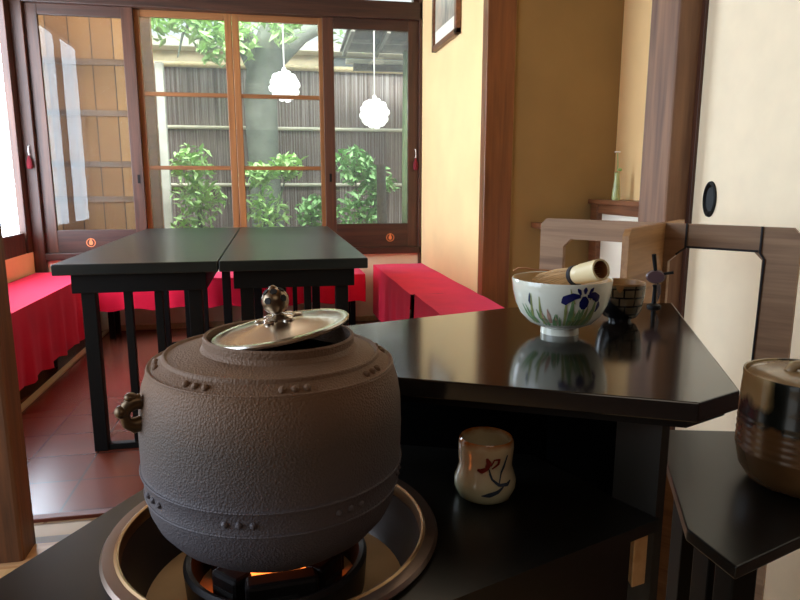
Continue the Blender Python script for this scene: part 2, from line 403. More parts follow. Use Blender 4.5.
# ------------------------------------------------------------------ camera
H = 1.0
cam = bpy.data.cameras.new('camera'); co = bpy.data.objects.new('camera', cam); C.objects.link(co)
cam.lens = 36 * 650 / 800; cam.sensor_width = 36; cam.clip_start = 0.02; cam.clip_end = 200
co.location = (0, 0, H); co.rotation_euler = (R(90 - 10.3), 0, R(-11.05))
bpy.context.scene.camera = co

# ------------------------------------------------------------------ room
XL, XR, YB = -1.64, 1.13, 4.95
ZC = 2.6
def sbox(name, a, b, mat, bev=0.0): return struct(MB().box(a, b, bev).build(name, mat))
ZF = -0.07
sbox('floor', (XL - 0.1, 2.15, ZF - 0.1), (XR, YB, ZF), M['tile'])
sbox('floor_entry', (-2.7, -1.7, ZF - 0.1), (2.3, 1.86, ZF - 0.01), M['pale_wood'])
sbox('floor_beige_tile', (-2.7, 2.01, ZF - 0.1), (2.3, 2.115, ZF - 0.008), M['beige_tile'])
sbox('trim_1', (-2.7, 2.115, ZF - 0.1), (2.3, 2.15, ZF + 0.004), M['sill_red'], 0.003)
sbox('trim_2', (-2.7, 1.97, ZF - 0.1), (2.3, 2.01, ZF - 0.002), M['stone'])
sbox('trim_3', (-2.7, 1.86, ZF - 0.1), (2.3, 1.97, ZF), M['sill_wood'], 0.003)
sbox('trim_4', (-1.225, 2.15, ZF), (-1.19, YB, ZF + 0.012), M['trim_pale'], 0.003)
sbox('baseboard_back', (-1.19, YB - 0.02, ZF), (XR, YB, ZF + 0.04), M['trim_pale'], 0.003)
sbox('ceiling', (-2.7, -1.7, ZC), (2.3, YB + 0.12, ZC + 0.05), M['ceiling'])
# back wall: strip below the windows, beam, transom
sbox('wall_back', (XL - 0.1, YB, -0.1), (XR + 0.1, YB + 0.1, 0.47), M['plaster_beige'])
wb = sroot('wall_back_beam')
MB().box((XL - 0.1, YB - 0.03, 2.165), (XR, YB + 0.1, 2.285), 0.004).build('lintel', M['dark_frame_h'], wb)
MB().box((XL - 0.1, YB + 0.0, 2.46), (XR + 0.1, YB + 0.1, ZC), 0.0).build('upper_wall', M['plaster'], wb)
tr = sroot('window_5')
MB().box((-1.6, YB + 0.045, 2.285), (XR, YB + 0.051, 2.46)).build('glass', M['glass'], tr)
for x in (-0.72, 0.16, 1.09): MB().box((x - 0.02, YB + 0.01, 2.285), (x + 0.02, YB + 0.09, 2.46)).build('mullion', M['dark_frame'], tr)
sbox('trim_6', (XL - 0.02, YB - 0.03, 0.455), (XR, YB + 0.1, 0.505), M['dark_frame_h'], 0.004)   # sill rail
sbox('trim_7', (XL - 0.02, YB - 0.035, 0.0), (XL + 0.075, YB + 0.1, 2.3), M['dark_frame'], 0.004)  # corner post
sbox('trim_8', (1.108, YB - 0.03, 0.0), (XR + 0.001, YB + 0.1, 2.4), M['dark_frame'], 0.003)
sbox('trim_9', (-1.282, YB - 0.012, 0.0), (-1.262, YB, 0.455), M['dark_frame'])

def window(i, x0, x1, y, z0, z1, fw, bot, top, mat, math_, muntins=(), pull=None, emblem=None):
    w = sroot('window_%d' % i)
    for a, b in ((x0, x0 + fw), (x1 - fw, x1)): MB().box((a, y, z0), (b, y + 0.03, z1), 0.003).build('stile', mat, w)
    MB().box((x0 + fw, y, z0), (x1 - fw, y + 0.03, z0 + bot), 0.003).build('bottom_rail', math_, w)
    MB().box((x0 + fw, y, z1 - top), (x1 - fw, y + 0.03, z1), 0.003).build('top_rail', math_, w)
    for z in muntins: MB().box((x0 + fw, y + 0.005, z - 0.014), (x1 - fw, y + 0.025, z + 0.014), 0.002).build('muntin', math_, w)
    MB().box((x0 + fw - .005, y + 0.013, z0 + bot - .005), (x1 - fw + .005, y + 0.017, z1 - top + .005)).build('glass', M['glass'], w)
    if pull: MB().box((pull[0] - 0.009, y - 0.003, pull[1] - 0.03), (pull[0] + 0.009, y + 0.001, pull[1] + 0.03), 0.001).build('finger_pull', M['black'], w)
    if emblem:
        e = MB(); mt = Matrix.Translation((emblem[0], y - 0.002, emblem[1])) @ Matrix.Rotation(PI / 2, 4, 'X')
        e.lathe([(0.026, 0), (0.031, 0), (0.031, 0.002), (0.026, 0.002)], 28, mt, close=True)
        drop = [(0, 0.034), (0.008, 0.014), (0.014, 0.0), (0.011, -0.012), (0, -0.018), (-0.011, -0.012), (-0.014, 0.0), (-0.008, 0.014)]
        e.prism(drop, 0, 0.002, mtx=mt); e.build('emblem', M['orange_paint'], w)
    return w
window(1, -1.565, -0.885, YB + 0.005, 0.505, 2.165, 0.078, 0.16, 0.07, M['dark_frame'], M['dark_frame_h'], pull=(-0.918, 1.02), emblem=(-1.27, 0.575))
window(2, -0.90, -0.237, YB + 0.048, 0.505, 2.165, 0.048, 0.13, 0.045, M['sash'], M['sash_h'], muntins=(1.61, 1.10))
window(3, -0.235, 0.42, YB + 0.048, 0.505, 2.165, 0.048, 0.13, 0.045, M['sash'], M['sash_h'], muntins=(1.61, 1.10))
window(4, 0.40, 1.108, YB + 0.005, 0.505, 2.165, 0.078, 0.18, 0.075, M['dark_frame'], M['dark_frame_h'], pull=(0.44, 1.03), emblem=(0.89, 0.577))

# left wall: backlit paper windows above the bench, plaster elsewhere
sbox('wall_left', (XL - 0.1, 2.05, -0.1), (XL, YB, 0.52), M['plaster'])
sbox('wall_left_upper', (XL - 0.1, 2.05, 2.2), (XL, YB, ZC), M['plaster'])
sbox('wall_left_near', (XL - 0.1, 2.05, 0.52), (XL, 3.3, 2.2), M['plaster'])
wl = sroot('window_6')
for y0, y1 in ((4.602, 4.825), (3.98, 4.59), (3.36, 3.95)):
    MB().box((XL - 0.05, y0, 0.66), (XL - 0.045, y1, 2.18)).build('paper_pane', M['shoji'], wl)
for y0, y1 in ((4.825, 4.915), (3.95, 3.98), (3.30, 3.36)):
    MB().box((XL - 0.06, y0, 0.52), (XL, y1, 2.2), 0.003).build('stile', M['dark_frame'], wl)
MB().box((XL - 0.052, 4.59, 0.52), (XL - 0.043, 4.602, 2.2)).build('mullion', M['cabinet_wood'], wl)
for z0, z1 in ((0.52, 0.66), (2.17, 2.2)): MB().box((XL - 0.06, 3.36, z0), (XL - 0.005, 4.80, z1), 0.003).build('rail', M['dark_frame'], wl)

# right wall, alcove and paper sliding door
sbox('wall_right', (XR, 3.39, -0.1), (XR + 0.1, YB + 0.1, ZC), M['plaster'])
sbox('trim_10', (XR - 0.012, 3.375, 0.0), (1.272, 3.46, ZC), M['alcove_post'], 0.004)
sbox('wall_alcove_far', (1.26, 3.40, -0.1), (2.0, 3.5, ZC), M['plaster_shaded'])
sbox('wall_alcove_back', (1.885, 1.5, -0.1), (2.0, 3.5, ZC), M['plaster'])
sbox('wall_alcove_near', (1.16, 1.5, -0.1), (1.9, 1.6, ZC), M['plaster_shaded'])
sbox('floor_alcove', (XR, 1.6, -0.1), (1.9, 3.4, 0.3), M['pale_wood'])
sbox('trim_11', (1.10, 1.7, 0.18), (1.14, 3.375, 0.31), M['alcove_post'], 0.004)
sbox('wall_right_near', (1.117, -1.6, -0.1), (1.2, 1.555, ZC), M['dark_frame'])
pl = struct(MB().box((1.018, 1.561, ZF), (1.15, 1.697, ZC), 0.008).build('trim_12', M['log']))
d1 = sroot('door_1')
MB().box((1.086, 0.55, 0.0), (1.112, 1.545, 2.3), 0.0).build('paper_panel', M['paper'], d1)
MB().box((1.078, 1.545, 0.0), (1.115, 1.563, 2.3), 0.002).build('edge_strip', M['dark_frame'], d1)
MB().box((1.08, 0.53, 0.02), (1.115, 0.55, 2.3), 0.002).build('edge_strip', M['dark_frame'], d1)
MB().box((1.08, 0.55, ZF), (1.115, 1.545, 0.03), 0.002).build('bottom_rail', M['dark_frame'], d1)
hp = MB(); mt = Matrix.Translation((1.0858, 1.478, 0.957)) @ Matrix.Rotation(-PI / 2, 4, 'Y') @ Matrix.Diagonal((1.0, 0.55, 1.0, 1.0))
hp.lathe([(0.0, 0.0005), (0.03, 0.0005), (0.033, 0.003), (0.038, 0.006), (0.044, 0.004), (0.045, 0.0)], 40, mt)
hp.build('finger_pull', M['black'], d1, smooth=True)
sbox('wall_rear', (-2.7, -1.7, -0.1), (2.3, -1.6, ZC), M['dark_frame'])

# foreground post at the threshold
post = tag(MB().box((-0.90, 1.875, ZF - 0.011), (-0.733, 1.985, ZC), 0.010).build('wooden_post', M['post']),
           'thick brown wooden post standing at the threshold, cut by the left edge', 'post')

# ------------------------------------------------------------------ benches with red cloths
def bench(name_label, x0, x1, y0, y1, z, drop, face, group, cloth_label, seams=()):
    """a low bench on black legs; the felt that covers it is a thing of its own"""
    b = thing('bench', name_label, 'bench', ((x0 + x1) / 2, (y0 + y1) / 2, 0), group=group)
    off = b.location
    MB().box((x0 + .015, y0 + .02, z - 0.05), (x1 - .015, y1 - .02, z - 0.012), 0.003).build('seat', M['black'], b, off=off)
    for x in (x0 + 0.04, x1 - 0.04):
        ny = max(2, int((y1 - y0) / 0.8) + 1)
        for k in range(ny):
            y = y0 + 0.06 + (y1 - y0 - 0.12) * k / (ny - 1)
            MB().box((x - 0.018, y - 0.018, ZF), (x + 0.018, y + 0.018, z - 0.05), 0.002).build('leg', M['black'], b, off=off)
    return b
def cloth(label, x0, x1, y0, y1, z, drop, sides, group, amp=0.012, seed=0):
    """felt laid flat over a bench, hanging in soft folds on the given sides"""
    rnd = random.Random(seed); ph = [rnd.uniform(0, 6) for _ in range(4)]
    m = MB(); bm = m.bm
    nx = max(4, int((x1 - x0) / 0.04)); ny = max(4, int((y1 - y0) / 0.04))
    g = [[bm.verts.new((x0 + (x1 - x0) * i / nx, y0 + (y1 - y0) * j / ny, z + 0.0015 * math.sin(9 * i / nx + ph[0]) * math.sin(13 * j / ny + ph[1]))) for j in range(ny + 1)] for i in range(nx + 1)]
    for i in range(nx):
        for j in range(ny): bm.faces.new((g[i][j], g[i + 1][j], g[i + 1][j + 1], g[i][j + 1]))
    def skirt(loop, d):
        prev = loop; K = 7
        for k in range(1, K + 1):
            t = k / K; row = []
            for q, v in enumerate(loop):
                s = v.co.x + v.co.y
                w = amp * t * (math.sin(s * 26 + ph[2]) + 0.6 * math.sin(s * 47 + ph[3])) + 0.006 * min(1, t * 3)
                zz = z - drop * t + (0.010 * math.sin(s * 21 + ph[3]) * t)
                row.append(bm.verts.new((v.co.x + d[0] * w, v.co.y + d[1] * w, zz)))
            for q in range(len(loop) - 1): bm.faces.new((prev[q], prev[q + 1], row[q + 1], row[q]))
            prev = row
    if '-x' in sides: skirt([g[0][j] for j in range(ny + 1)], (-1, 0))
    if '+x' in sides: skirt([g[nx][j] for j in range(ny + 1)], (1, 0))
    if '-y' in sides: skirt([g[i][0] for i in range(nx + 1)], (0, -1))
    if '+y' in sides: skirt([g[i][ny] for i in range(nx + 1)], (0, 1))
    o = m.build('felt_cloth', M['felt'], None, smooth=60)
    return tag(o, label, 'cloth', group)
GB, GC = 'low benches along the walls', 'red felt cloths over the benches'
bench('long low bench under red felt along the bright left window wall', -1.62, -1.25, 2.35, 4.86, 0.375, 0, '+x', GB, '')
cloth('bright pink-red felt draped over the left bench beneath the paper window', -1.625, -1.24, 2.33, 4.88, 0.38, 0.385, ('+x', '-y'), GC, 0.012, 1)
bench('low bench under red felt below the garden windows, behind the black tables', -1.15, 0.6, 4.62, 4.9, 0.345, 0, '-y', GB, '')
cloth('red felt hanging from the bench below the garden windows', -1.2, 0.64, 4.58, 4.91, 0.35, 0.2, ('-y', '+x', '-x'), GC, 0.008, 2)
bench('low bench under two red felts along the right plaster wall', 0.78, 1.115, 2.6, 4.85, 0.375, 0, '-x', GB, '')
cloth('pinkish red felt over the far half of the right bench, in the room corner', 0.745, 1.125, 3.505, 4.88, 0.38, 0.37, ('-x', '+y'), GC, 0.008, 3)
cloth('scarlet felt over the near half of the right bench beside the alcove post', 0.765, 1.122, 2.5, 3.49, 0.383, 0.38, ('-x', '-y'), GC, 0.008, 4)

# ------------------------------------------------------------------ two long black tables
def make_table(label, x0, x1):
    y0, y1, zt = 2.575, 4.50, 0.70
    t = thing('long_table', label, 'table', ((x0 + x1) / 2, (y0 + y1) / 2, 0), group='black tables for guests'); off = t.location
    MB().box((x0, y0, zt - 0.042), (x1, y1, zt), 0.004).build('tabletop', M['table_lacquer'], t, off=off)
    a = 0.05
    for bx in (((x0 + a, y0 + a), (x1 - a, y0 + a + 0.03)), ((x0 + a, y1 - a - 0.03), (x1 - a, y1 - a)), ((x0 + a, y0 + a + .03), (x0 + a + 0.03, y1 - a - .03)), ((x1 - a - 0.03, y0 + a + .03), (x1 - a, y1 - a - .03))):
        MB().box((*bx[0], 0.582), (*bx[1], zt - 0.042), 0.002).build('apron', M['black'], t, off=off)
    for yy in (y0 + a + 0.032, y1 - a - 0.032 - 0.05):
        for s in (0, 1):
            xm = x0 + 0.072 if s == 0 else x1 - 0.072 - 0.052
            xt = xm + 0.152 if s == 0 else xm - 0.130
            MB().box((xm, yy, ZF), (xm + 0.052, yy + 0.05, zt - 0.043), 0.003).build('leg', M['black'], t, off=off)
            MB().box((xt, yy + 0.01, ZF + 0.02), (xt + 0.030, yy + 0.04, zt - 0.043), 0.002).build('slim_leg', M['black'], t, off=off)
            MB().box((min(xm, xt), yy + 0.008, ZF), (max(xm + 0.052, xt + 0.03), yy + 0.042, ZF + 0.025), 0.002).build('foot_rail', M['black'], t, off=off)
    return t
make_table('left of the two long black tables, its corner toward the paper window', -0.806, -0.2135)
make_table('right of the two long black tables, beside the right red bench', -0.2085, 0.372)

# things stored on the floor under the right bench, seen past the table leg
fb = thing('cloth_bundle', 'small dark bundle with red and yellow folds on the floor by the right table leg', 'bundle', (0.62, 4.2, ZF)); off = fb.location
MB().ball((0.62, 4.2, ZF + 0.07), 0.10, 16, (1.2, 1, 0.7)).build('dark_wrap', M['black'], fb, smooth=True, off=off)
MB().ball((0.60, 4.12, ZF + 0.105), 0.055, 14, (1.1, 1, 0.6)).build('red_fold', M['felt'], fb, smooth=True, off=off)
MB().ball((0.575, 4.09, ZF + 0.055), 0.04, 14, (1.3, 1, 0.4)).build('yellow_fold', M['leaf_paint2'], fb, smooth=True, off=off)

# ------------------------------------------------------------------ fusuma-side picture
pc = thing('framed_picture', 'tall wooden framed picture hung high on the right plaster wall', 'picture', (XR, 4.2, 1.86)); off = pc.location
py0, py1, pz0, pz1 = 3.90, 4.50, 1.86, 2.45
for a, b in (((py0, pz0), (py0 + 0.045, pz1)), ((py1 - 0.045, pz0), (py1, pz1))): MB().box((XR - 0.035, a[0], a[1]), (XR - 0.002, b[0], b[1]), 0.004).build('frame_side', M['cabinet_wood'], pc, off=off)
MB().box((XR - 0.035, py0, pz0), (XR - 0.002, py1, pz0 + 0.035), 0.004).build('frame_bottom', M['cabinet_wood'], pc, off=off)
MB().box((XR - 0.035, py0, pz1 - 0.035), (XR - 0.002, py1, pz1), 0.004).build('frame_top', M['cabinet_wood'], pc, off=off)
MB().box((XR - 0.02, py0 + .04, pz0 + .03), (XR - 0.006, py1 - .04, pz1 - .03)).build('mat_board', M['white_panel'], pc, off=off)
MB().box((XR - 0.022, py0 + .075, pz0 + .12), (XR - 0.0195, py1 - .055, pz1 - .09)).build('print', M['print'], pc, off=off)

# ------------------------------------------------------------------ tassels on the window posts
def tassel(label, x, y, z, d=(0, -1)):
    t = thing('hanging_tassel', label, 'tassel', (x, y, z), group='red tassels on the window frames'); t.scale = (.75, .75, .75)
    MB().tube([(0, 0, -0.05), (d[0] * .02, d[1] * .02, -0.055), (d[0] * .03, d[1] * .03, -0.02), (d[0] * .02, d[1] * .02, 0.02), (0, 0, 0.03)], 0.005, 8).build('hook', M['white_plastic'], t, smooth=True)
    MB().lathe([(0, -0.055), (0.006, -0.06), (0.012, -0.08), (0.022, -0.10), (0.026, -0.15), (0.022, -0.175), (0, -0.178)], 14, Matrix.Translation((d[0] * .03, d[1] * .03, 0))).build('tassel', M['red_tassel'], t, smooth=True)
tassel('red tassel on a white hook at the left corner post', -1.60, YB - 0.037, 1.22)
tassel('red tassel on a white hook at the right window jamb', 1.085, YB + 0.003, 1.22)

# ------------------------------------------------------------------ alcove: cabinet, shelf, vase
cb = thing('low_cabinet', 'brown wooden cabinet with white paper door inside the alcove', 'cabinet', (1.81, 2.6, 0.30)); off = cb.location
MB().box((1.73, 1.75, 0.88), (1.884, 3.395, 0.905), 0.003).build('top_board', M['cabinet_wood'], cb, off=off)
MB().box((1.745, 3.31, 0.30), (1.884, 3.39, 0.88), 0.003).build('end_post', M['cabinet_wood'], cb, off=off)
MB().box((1.75, 1.75, 0.83), (1.775, 3.31, 0.88), 0.002).build('front_rail', M['cabinet_wood'], cb, off=off)
MB().box((1.775, 1.77, 0.33), (1.80, 3.31, 0.83), 0.0).build('door', M['white_panel'], cb, off=off, label='white paper door panel')
MB().box((1.75, 1.75, 0.30), (1.884, 3.31, 0.33), 0.002).build('base_rail', M['cabinet_wood'], cb, off=off)
tag(MB().box((1.40, 3.26, 0.752), (1.744, 3.399, 0.782), 0.003).build('wall_shelf', M['cabinet_wood']), 'narrow brown wooden shelf on the dim alcove wall left of the cabinet', 'shelf')
va = thing('bud_vase', 'slender pale green bud vase on the alcove cabinet', 'vase', (1.80, 3.22, 0.905))
MB().lathe([(0, 0), (0.021, 0), (0.023, 0.012), (0.019, 0.06), (0.014, 0.11), (0.012, 0.14), (0.015, 0.145), (0.012, 0.145), (0.010, 0.13), (0, 0.12)], 24).build('body', M['silver_leaf'], va, smooth=True)
fl = thing('flower_stem', 'single tiny white flower on a thin stem in the bud vase', 'flower', (1.80, 3.22, 1.028))
MB().tube([(0, 0, 0), (0.002, 0, 0.06), (-0.004, 0, 0.125)], 0.0018, 6).build('stem', M['leaf'], fl)
f = MB()
for k in range(5):
    a = 2 * PI * k / 5; f.ball((-0.004 + 0.009 * math.cos(a), 0.009 * math.sin(a), 0.127), 0.008, 8, (1, 1, 0.5))
f.build('blossom', M['white_plastic'], fl, smooth=True)
f = MB().ball((0.008, -0.01, 0.035), 0.015, 8, (0.9, 0.3, 0.6)).build('leaf', M['leaf'], fl, smooth=True)

# ------------------------------------------------------------------ interlocking wooden screen behind the counter
SZ = 0.915
def screen_frame(u0, u1, holes_u, rail, thick, parent, name, ang, loc):
    """portal-like board frame: chamfered outer corners and chamfered openings, drawn in (u, z)"""
    ch = 0.014; q = 0.018; q2 = 0.034
    outer = [(u0, ZF - 0.01), (u1, ZF - 0.01), (u1, SZ - ch), (u1 - ch, SZ), (u0 + ch, SZ), (u0, SZ - ch)]
    holes = [[(a, 0.45), (b, 0.45), (b, SZ - rail - q), (b - q, SZ - rail), (a + (q2 if a > .25 else q), SZ - rail), (a, SZ - rail - (q2 if a > .25 else q))] for a, b in holes_u]
    o = MB().prism(outer, -thick / 2, thick / 2, holes=holes, mtx=Matrix.Rotation(PI / 2, 4, 'X')).build(name, M['screen_wood'], parent)
    o.rotation_euler = (0, 0, ang); o.location = loc; return o
pA, pC = Vector((0.636, 1.473, 0)), Vector((0.968, 1.046, 0))
dAC = (pC - pA); L = dAC.length; dAC.normalize()
sc_ = thing('wooden_screen', 'grey-brown wooden portal frame screen standing behind the black counter', 'screen', (0, 0, 0))
sc_.location = pA
aAC = math.atan2(dAC.y, dAC.x)
screen_frame(0, L, [(0.060, 0.235), (0.302, L - 0.062)], 0.046, 0.014, sc_, 'long_frame', aAC, (0, 0, 0))
pB = Vector((0.628, 1.080, 0)); X = pA + dAC * 0.286
dB = (X - pB); lb = dB.length; dB.normalize()
le, q_ = lb + 0.15, 0.02
cf = MB().prism([(0, ZF - 0.01), (lb - 0.008, ZF - 0.01), (lb - 0.008, SZ - 0.046 - q_), (lb - 0.008 + q_, SZ - 0.046), (le, SZ - 0.046), (le, SZ), (0.012, SZ), (0, SZ - 0.012)], -0.006, 0.006, mtx=Matrix.Rotation(PI / 2, 4, 'X')).build('cross_board', M['screen_lit'], sc_)
cf.rotation_euler = (0, 0, math.atan2(dB.y, dB.x)); cf.location = pB - pA
def cord(pts):
    o = MB().tube(pts, 0.0022, 8).build('cord', M['thread'], sc_, smooth=True, label='black cord'); o.rotation_euler = (0, 0, aAC)
cord([(0.336, -0.0095, SZ + 0.001), (0.336, -0.0095, SZ - 0.048)])
cord([(L - 0.066, -0.0095, SZ + 0.001), (L - 0.066, -0.0095, SZ - 0.05), (L - 0.058, -0.0095, SZ - 0.062), (L - 0.062, -0.0095, 0.55)])
cord([(0.318, -0.0095, SZ - 0.064), (0.338, -0.0095, SZ - 0.047), (L - 0.07, -0.0095, SZ - 0.047)])

# ------------------------------------------------------------------ black counter: lower board with brazier hole, upper shelf
ZL, ZU = 0.67, 0.80
KX, KY = -0.0065, 0.586
ct = thing('tea_counter', 'black lacquered two-level tea counter with chamfered corners, holding kettle and bowls', 'counter', (0.1, 0.6, 0.0)); off = ct.location
lower = [(0.368, 0.537), (0.131, 0.453), (-0.05, 0.389), (-0.26, 0.35), (-0.345, 0.37), (-0.152, 0.697), (-0.075, 0.826), (0.05, 0.86), (0.26, 0.80), (0.331, 0.64)]
hole = [(KX + 0.1415 * math.cos(2 * PI * k / 64), KY + 0.1415 * math.sin(2 * PI * k / 64)) for k in range(64)]
MB().prism(lower, ZL - 0.013, ZL, holes=[hole]).build('lower_board', M['lacquer_dull'], ct, off=off)
upper = [(0.112, 0.644), (0.380, 0.508), (0.442, 0.533), (0.654, 0.966), (0.50, 0.995), (0.363, 0.977), (0.062, 0.885)]
MB().prism(upper, ZU - 0.020, ZU, 0.0015).build('upper_board', M['lacquer'], ct, off=off)
under = [(p[0] * 0.95 + 0.018, p[1] * 0.95 + 0.04) for p in upper]
MB().prism(under, ZU - 0.030, ZU - 0.020, 0.0).build('under_board', M['black'], ct, off=off)
MB().prism([(0.366, 0.541), (0.345, 0.588), (0.357, 0.593), (0.378, 0.546)], ZF - 0.01, ZU - 0.030, 0.0).build('side_panel', M['panel'], ct, off=off)
MB().prism([(0.10, 0.79), (0.32, 0.70), (0.326, 0.712), (0.106, 0.802)], ZF - 0.01, ZU - 0.030).build('back_panel', M['inner_shade'], ct, off=off)
MB().prism([(0.345, 0.588), (0.318, 0.705), (0.330, 0.708), (0.357, 0.593)], ZF - 0.01, ZU - 0.030).build('side_panel', M['inner_shade'], ct, off=off)
MB().prism([(0.60, 0.91), (0.62, 0.95), (0.60, 0.96), (0.58, 0.92)], ZF - 0.01, ZU - 0.030).build('rear_leg', M['black'], ct, off=off)
MB().prism([(0.10, 0.458), (0.342, 0.543), (0.338, 0.554), (0.096, 0.469)], ZF - 0.01, ZL - 0.013).build('front_panel', M['lacquer_dull'], ct, off=off)
MB().prism([(-0.31, 0.39), (-0.145, 0.67), (-0.155, 0.676), (-0.32, 0.396)], ZF - 0.01, ZL - 0.013).build('side_panel', M['black'], ct, off=off)
MB().prism([(0.346, 0.543), (0.372, 0.549), (0.376, 0.558), (0.350, 0.558)], 0.592, ZL - 0.015, 0.002).build('corner_block', M['pale_wood'], ct, off=off, label='pale wooden corner block')

# lower side table with the water jar
st = thing('side_table', 'low black lacquered side table under the striped water jar', 'table', (0.7, 0.7, 0.0)); off = st.location
side = [(0.555, 0.834), (0.424, 0.570), (0.427, 0.497), (0.528, 0.531), (0.86, 0.645), (0.93, 0.76), (0.665, 0.805)]
MB().prism(side, 0.621, 0.635, 0.0015).build('tabletop', M['lacquer_dull'], st, off=off)
for p in ((0.462, 0.575), (0.585, 0.79), (0.86, 0.69), (0.455, 0.53)):
    MB().box((p[0] - .014, p[1] - .014, ZF - 0.01), (p[0] + .014, p[1] + .014, 0.621), 0.002).build('leg', M['black'], st, off=off)

# ------------------------------------------------------------------ brazier
BR = 0.94
bz = thing('brazier', 'round bronze basin brazier sunk in the black counter under the kettle', 'brazier', (KX, KY, 0)); bz.scale = (BR, BR, 1)
MB().lathe([(0.149, ZL + 0.001), (0.163, ZL + 0.001), (0.1645, ZL + 0.004), (0.162, ZL + 0.0075), (0.154, ZL + 0.008), (0.1515, ZL + 0.0078)], 96, close=True).build('rim', M['brown_ring'], bz, smooth=True)
MB().lathe([(0.1520, ZL + 0.0079), (0.1500, ZL + 0.0092), (0.1478, ZL + 0.0082), (0.1466, ZL + 0.004), (0.1462, ZL - 0.002), (0.1475, ZL - 0.004), (0.1495, ZL + 0.001)], 96, close=True).build('inner_edge', M['gold'], bz, smooth=True)
MB().lathe([(0.1465, ZL - 0.003), (0.144, ZL - 0.02), (0.134, ZL - 0.05), (0.118, ZL - 0.068), (0.09, ZL - 0.075), (0, ZL - 0.075), (0, ZL - 0.08), (0.093, ZL - 0.08), (0.122, ZL - 0.072), (0.138, ZL - 0.053), (0.148, ZL - 0.02), (0.149, ZL - 0.004)], 96).build('basin', M['bronze_in'], bz, smooth=True)
MB().lathe([(0, ZL - 0.0745), (0.116, ZL - 0.0660), (0.130, ZL - 0.0535), (0, ZL - 0.056)], 64).build('ash_bed', M['ash'], bz, smooth=True)
br_ = MB().lathe([(0.088, ZL - 0.070), (0.092, ZL - 0.022), (0.089, ZL - 0.018), (0.084, ZL - 0.020), (0.080, ZL - 0.070)], 64, close=True).build('burner_ring', M['iron_dark'], bz, smooth=True)
for k, a in enumerate((R(-86), R(-136), R(24), R(-40), R(150), R(90))):
    mt = Matrix.Rotation(a, 4, 'Z')
    hw = 0.034 if k == 0 else 0.018
    g = MB().box((0.048, -hw, ZL - 0.064), (0.070, hw, ZL - 0.0105 if k > 1 else ZL - 0.012), 0.004, mt)
    g.build('support_block', M['iron_dark'], bz)
    MB().box((0.0700, -0.014, ZL - 0.030), (0.0706, 0.014, ZL - 0.025), 0.0, mt).build('slot', M['hole'], bz)
MB().lathe([(0, ZL - 0.066), (0.046, ZL - 0.066), (0.045, ZL - 0.036), (0.03, ZL - 0.022), (0, ZL - 0.020)], 32, wob=lambda a, z: 1 + 0.05 * math.sin(5 * a)).build('embers', M['ember'], bz, smooth=True)

# ------------------------------------------------------------------ kettle
KZ = ZL - 0.0095
kt = thing('iron_kettle', 'large round brown cast iron tea kettle with studded bands on the brazier', 'kettle', (KX, KY, KZ))
prof = [(0, 0.003), (0.03, 0.004), (0.057, 0.0085), (0.080, 0.0175), (0.0965, 0.030), (0.1068, 0.043), (0.1120, 0.055),
        (0.1142, 0.066), (0.1150, 0.0695), (0.1146, 0.071), (0.1156, 0.081), (0.1168, 0.089), (0.1176, 0.0905), (0.1170, 0.092), (0.1168, 0.095),
        (0.1172, 0.10), (0.1176, 0.125), (0.1162, 0.150), (0.1135, 0.165), (0.1098, 0.1755),
        (0.1096, 0.1790), (0.1080, 0.1810), (0.1055, 0.1800), (0.1000, 0.1840), (0.0965, 0.1868), (0.0958, 0.1895), (0.0938, 0.1903), (0.0918, 0.1885),
        (0.082, 0.191), (0.0700, 0.193), (0.0672, 0.197), (0.0675, 0.203), (0.0662, 0.2048), (0.0640, 0.204), (0.0635, 0.196), (0.066, 0.185), (0.100, 0.165), (0.108, 0.12), (0.096, 0.05), (0.055, 0.015), (0, 0.010)]
kb_ = MB().lathe(prof, 128)
for v in kb_.bm.verts:      # hand-cast: the neck sits a touch off centre
    if v.co.z > 0.186 and math.hypot(v.co.x, v.co.y) < 0.085: v.co.x += 0.006 * min(1, (v.co.z - 0.186) / 0.006)
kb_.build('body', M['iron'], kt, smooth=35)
kt.rotation_euler = (0, R(1.0), 0)
for r_, z_ in ((0.1148, 0.0695), (0.1175, 0.0905), (0.1082, 0.1803), (0.0945, 0.1893)):
    MB().lathe([(r_ + 0.0011 * math.cos(q), z_ + 0.0011 * math.sin(q)) for q in (0, PI / 3, 2 * PI / 3, PI, 4 * PI / 3, 5 * PI / 3)], 96, close=True).build('ridge', M['iron'], kt, smooth=True)
for band, (r, z, n, span) in enumerate(((0.1150, 0.080, 0, 0), (0.1015, 0.1830, 0, 0))):
    for grp in range(8):
        for j in (-1, 0, 1):
            a = R(-104) + grp * PI / 4 + j * R(5.5)
            if band: a += R(-22)
            MB().ball((r * math.cos(a), r * math.sin(a), z), 0.0032, 10).build('stud', M['iron'], kt, smooth=True)
for s in (R(200), R(34)):
    mt = Matrix.Rotation(s, 4, 'Z') @ Matrix.Translation((0.116, 0, 0.149)) @ Matrix.Diagonal((0.62, 0.72, 0.76, 1)) @ Matrix.Translation((-0.1195, 0, -0.139))
    l = MB()
    l.tube([(0.119, 0, 0.152), (0.128, 0, 0.152), (0.137, 0, 0.147), (0.140, 0, 0.139), (0.137, 0, 0.130), (0.128, 0, 0.126), (0.119, 0, 0.127)], [0.009, 0.009, 0.008, 0.007, 0.0075, 0.009, 0.009], 14, mtx=mt)
    l.ball((0.143, 0, 0.143), 0.0085, 14, (1.1, 1.1, 0.9), mt); l.ball((0.131, 0.0, 0.158), 0.0065, 12, (1.3, 1.2, 0.8), mt)
    l.build('ring_lug', M['lug'], kt, smooth=True)
